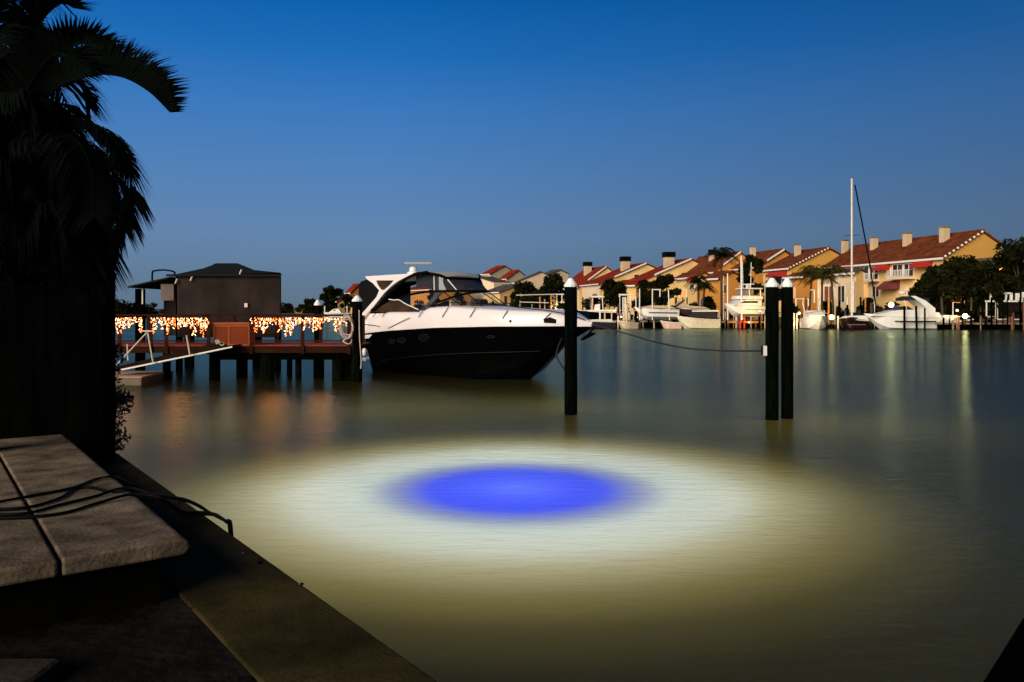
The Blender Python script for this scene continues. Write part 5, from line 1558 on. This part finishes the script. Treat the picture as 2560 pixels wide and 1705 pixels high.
boat("tall white flybridge boat raised on a lift by the orange dock", 1855, 790, 99.5, 5.6, 2.6, 1.05, 208, WH, (
    ("prof", WH, "cabin", [(-.42, 1.0), (-.42, 1.8), (.05, 1.8), (.28, 1.35), (.38, 1.1)], 1.0),
    ("prof", G, "cabin_window", [(-.30, 1.35), (-.30, 1.62), (.10, 1.62), (.22, 1.35)], 1.02),
    ("prof", WH, "flybridge", [(-.44, 1.84), (-.44, 2.2), (.10, 2.28), (.14, 1.84)], 1.12),
    ("bar", WH, "top_post", [(-.05, 1.0, 2.2), (-.05, .95, 3.1)], .06), ("bar", WH, "top_post", [(-.05, -1.0, 2.2), (-.05, -.95, 3.1)], .06),
    ("bar", WH, "top_post", [(-.38, 1.0, 2.2), (-.38, .95, 3.1)], .06), ("bar", WH, "top_post", [(-.38, -1.0, 2.2), (-.38, -.95, 3.1)], .06),
    ("prof", mat("see-through tan vinyl", (.25, .19, .14), .5), "enclosure", [(-.2, 2.3), (-.2, 3.05), (-.02, 3.05), (.04, 2.3)], .85),
    ("prof", WH, "bridge_top", [(-.44, 3.1), (-.44, 3.25), (.0, 3.25), (.04, 3.1)], 1.05),
    ("prof", WH, "radar_mast", [(-.24, 3.25), (-.24, 3.65), (-.14, 3.65), (-.14, 3.25)], .15),
    ("prof", WH, "radar_bar", [(-.24, 3.65), (-.24, 3.78), (-.14, 3.78), (-.14, 3.65)], .75),
    ("bar", WH, "antenna", [(-.1, .9, 3.2), (-.1, 1.0, 6.4)], .04), ("bar", WH, "antenna", [(-.1, -.4, 3.2), (-.1, -.5, 6.6)], .04),
    ("bar", M_NAVY, "hull_line", [(-.49, 1.27, .5), (.1, 1.29, .6)], .03)), lifted=1.8, group=BG)
boat("long low white boat raised on a lift under white poles", 1640, 800, 102.3, 5.6, 2.0, 1.0, 180, WH, (
    ("prof", M_TAN, "cover", [(-.45, 1.0), (-.3, 1.35), (.1, 1.45), (.45, 1.15)], .8), ("bar", M_NAVY, "hull_line", [(-.45, 1.0, .5), (.2, 1.02, .55)], .05)), lifted=1.45, group=BG)
boat("tan canvas covered boat on a lift above the flared white bow", 1726, 800, 104, 4.6, 2.0, .7, 180, mat("dark red hull", (.05, .015, .012), .4), (
    ("prof", M_TAN, "cover", [(-.5, .7), (-.35, .95), (.05, 1.1), (.28, 1.75), (.5, .85)], .9), ("bar", M_BLACK, "cover_strap", [(.2, 1.0, 1.85), (.5, 1.0, .95)], .08)), lifted=1.75, group=BG)
boat("white bow flaring low over the water below the covered boat", 1742, 818, 99, 5.4, 2.0, 1.3, 192, mat("cream flared hull", (.78, .68, .48), .4), (
    ("prof", mat("dark cockpit", (.02, .015, .012), .8), "cockpit", [(-.45, 1.2), (-.4, 2.1), (0, 2.05), (.2, 1.45)], .8), ("prof", WH, "coaming", [(-.48, 2.1), (-.48, 2.3), (.05, 2.25), (.05, 2.07)], .85)), group=BG)
boat("small console boat with white sunshade top and black hull on a lift", 1492, 800, 104.5, 4.9, 1.9, .9, 180, M_NAVY, (
    ("prof", WH, "deck", [(-.5, .85), (-.5, 1.15), (.3, 1.1), (.52, 1.0)], .85),
    ("prof", WH, "console", [(-.08, 1.1), (-.08, 1.9), (.05, 1.8), (.08, 1.1)], .35),
    ("bar", WH, "top_post", [(-.15, .7, 1.1), (-.13, .7, 2.75)], .06), ("bar", WH, "top_post", [(.15, .7, 1.1), (.13, .7, 2.75)], .06),
    ("prof", WH, "sunshade", [(-.2, 2.72), (-.1, 2.95), (.1, 2.95), (.22, 2.72)], .9)), lifted=1.2, group=BG)
boat("small low open boat afloat beneath the black hulled console boat", 1490, 812, 100.5, 4.6, 1.8, .75, 185, mat("dark grey hull", (.03, .02, .025), .4), (
    ("prof", WH, "deck", [(-.45, .7), (-.4, 1.0), (.2, .95), (.4, .8)], .7),), lifted=.15, group=BG)
boat("little pale boat stern under the amber dock piles", 1568, 815, 99.5, 2.4, 1.6, .8, 200, mat("pale pink hull", (.62, .45, .32), .5), (("prof", M_BLACK, "engine", [(-.62, .4), (-.62, 1.3), (-.5, 1.3), (-.5, .4)], .2),), group=BG)
boat("pale dinghy tied under the dark dock piles", 1677, 815, 99.8, 2.6, 1.5, .8, 170, mat("peach hull", (.70, .45, .32), .5), (("prof", M_BLACK, "engine", [(-.62, .4), (-.62, 1.3), (-.5, 1.3), (-.5, .4)], .2),), group=BG)
boat("small dark open boat with two white boxes beside the star lamp", 2392, 820, 95.8, 4.2, 1.8, 1.0, 0, M_NAVY, (
    ("prof", WH, "seat_box", [(-.43, 1.0), (-.43, 1.7), (-.28, 1.7), (-.28, 1.0)], .5), ("prof", WH, "seat_box", [(-.23, 1.0), (-.23, 1.7), (-.04, 1.7), (-.04, 1.0)], .5)), group=BG)
boat("tiny white boat seen over the dock railing left of the yacht", 842, 786, 176, 5.8, 2.2, .9, 180, WH, (
    ("prof", WH, "cabin", [(-.2, .9), (-.1, 1.9), (.1, 1.8), (.3, 1.0)], .7), ("prof", G, "cabin_window", [(.0, 1.4), (.05, 1.75), (.15, 1.4)], .72)), lifted=.6, group=BG)
boat("white boat half hidden behind the single channel piling", 1392, 800, 128, 4.6, 2.0, 1.2, 180, WH, (
    ("prof", WH, "cabin", [(-.3, 1.1), (-.2, 2.0), (.1, 2.0), (.3, 1.3)], .8), ("prof", G, "cabin_window", [(-.1, 1.5), (-.1, 1.85), (.1, 1.85), (.18, 1.5)], .82)), lifted=.4, group=BG)

# ---------------------------------------------------------------- lamps on the far docks
def dock_lamp(px, py, d, e_, label, r_=.22, col=(1, .68, .28), base=1.0, m=M_LAMP, aim=(0, 1, -.15)):
    p = P(px, py, d)
    o = thing("dock_lamp", label, "lamp", (p.x, p.y, base), "lamps on the far docks")
    MB().tube([(p.x, p.y, .3), (p.x, p.y, p.z - r_)], .05, 6).build("lamp_post", M_BLACK, o)
    mb = MB(); mb.ico(p, r_); mb.build("globe", m, o)
    sp = bpy.data.lights.new("dock_lamp_light", "SPOT")     # spot aimed shoreward with no hood built, keeps lamp streaks off the water
    sp.energy = e_ * 2.5; sp.color = col; sp.spot_size = math.radians(150); sp.spot_blend = .5; sp.shadow_soft_size = .12
    so = bpy.data.objects.new("dock_lamp_light", sp); COL.objects.link(so); so.parent = o
    so.location = p + Vector((0, .05, r_ + .14)) - o.location
    so.rotation_euler = Vector(aim).to_track_quat("-Z", "Y").to_euler()
    return o
dock_lamp(2413, 790, 93.8, 60, "brightest star-like lamp low on the right hand dock", .30, m=M_STAR)
dock_lamp(2079, 793, 97.6, 90, "yellow glowing lamp right of the lamp-lit white boat", .36, (1, .6, .12))
dock_lamp(1998, 783, 90.5, 520, "warm lamp over the bow of the lamp-lit white boat", .16)
dock_lamp(2228, 762, 100.5, 110, "warm lamp glowing behind the white cruiser's cabin", .34, m=M_STAR)
dock_lamp(2393, 776, 97.5, 40, "small orange lamp left of the brightest star-like lamp", .16, (1, .4, .1))
dock_lamp(1900, 778, 97.0, 70, "warm lamp left of the paired pilings by the flybridge boat", .10)
dock_lamp(1873, 806, 99.8, 60, "orange lamp low among the piles beneath the flybridge boat", .10, (1, .42, .08), .2)
dock_lamp(1985, 812, 98.5, 60, "low orange lamp close right of the paired pilings", .12, (1, .5, .1), .2)
dock_lamp(1390, 770, 139, 120, "orange lamp glowing behind the single channel piling", .18, (1, .45, .12))
dock_lamp(1553, 792, 100.6, 50, "small amber lamp between the far dock piles", .12, (1, .5, .15), .3)
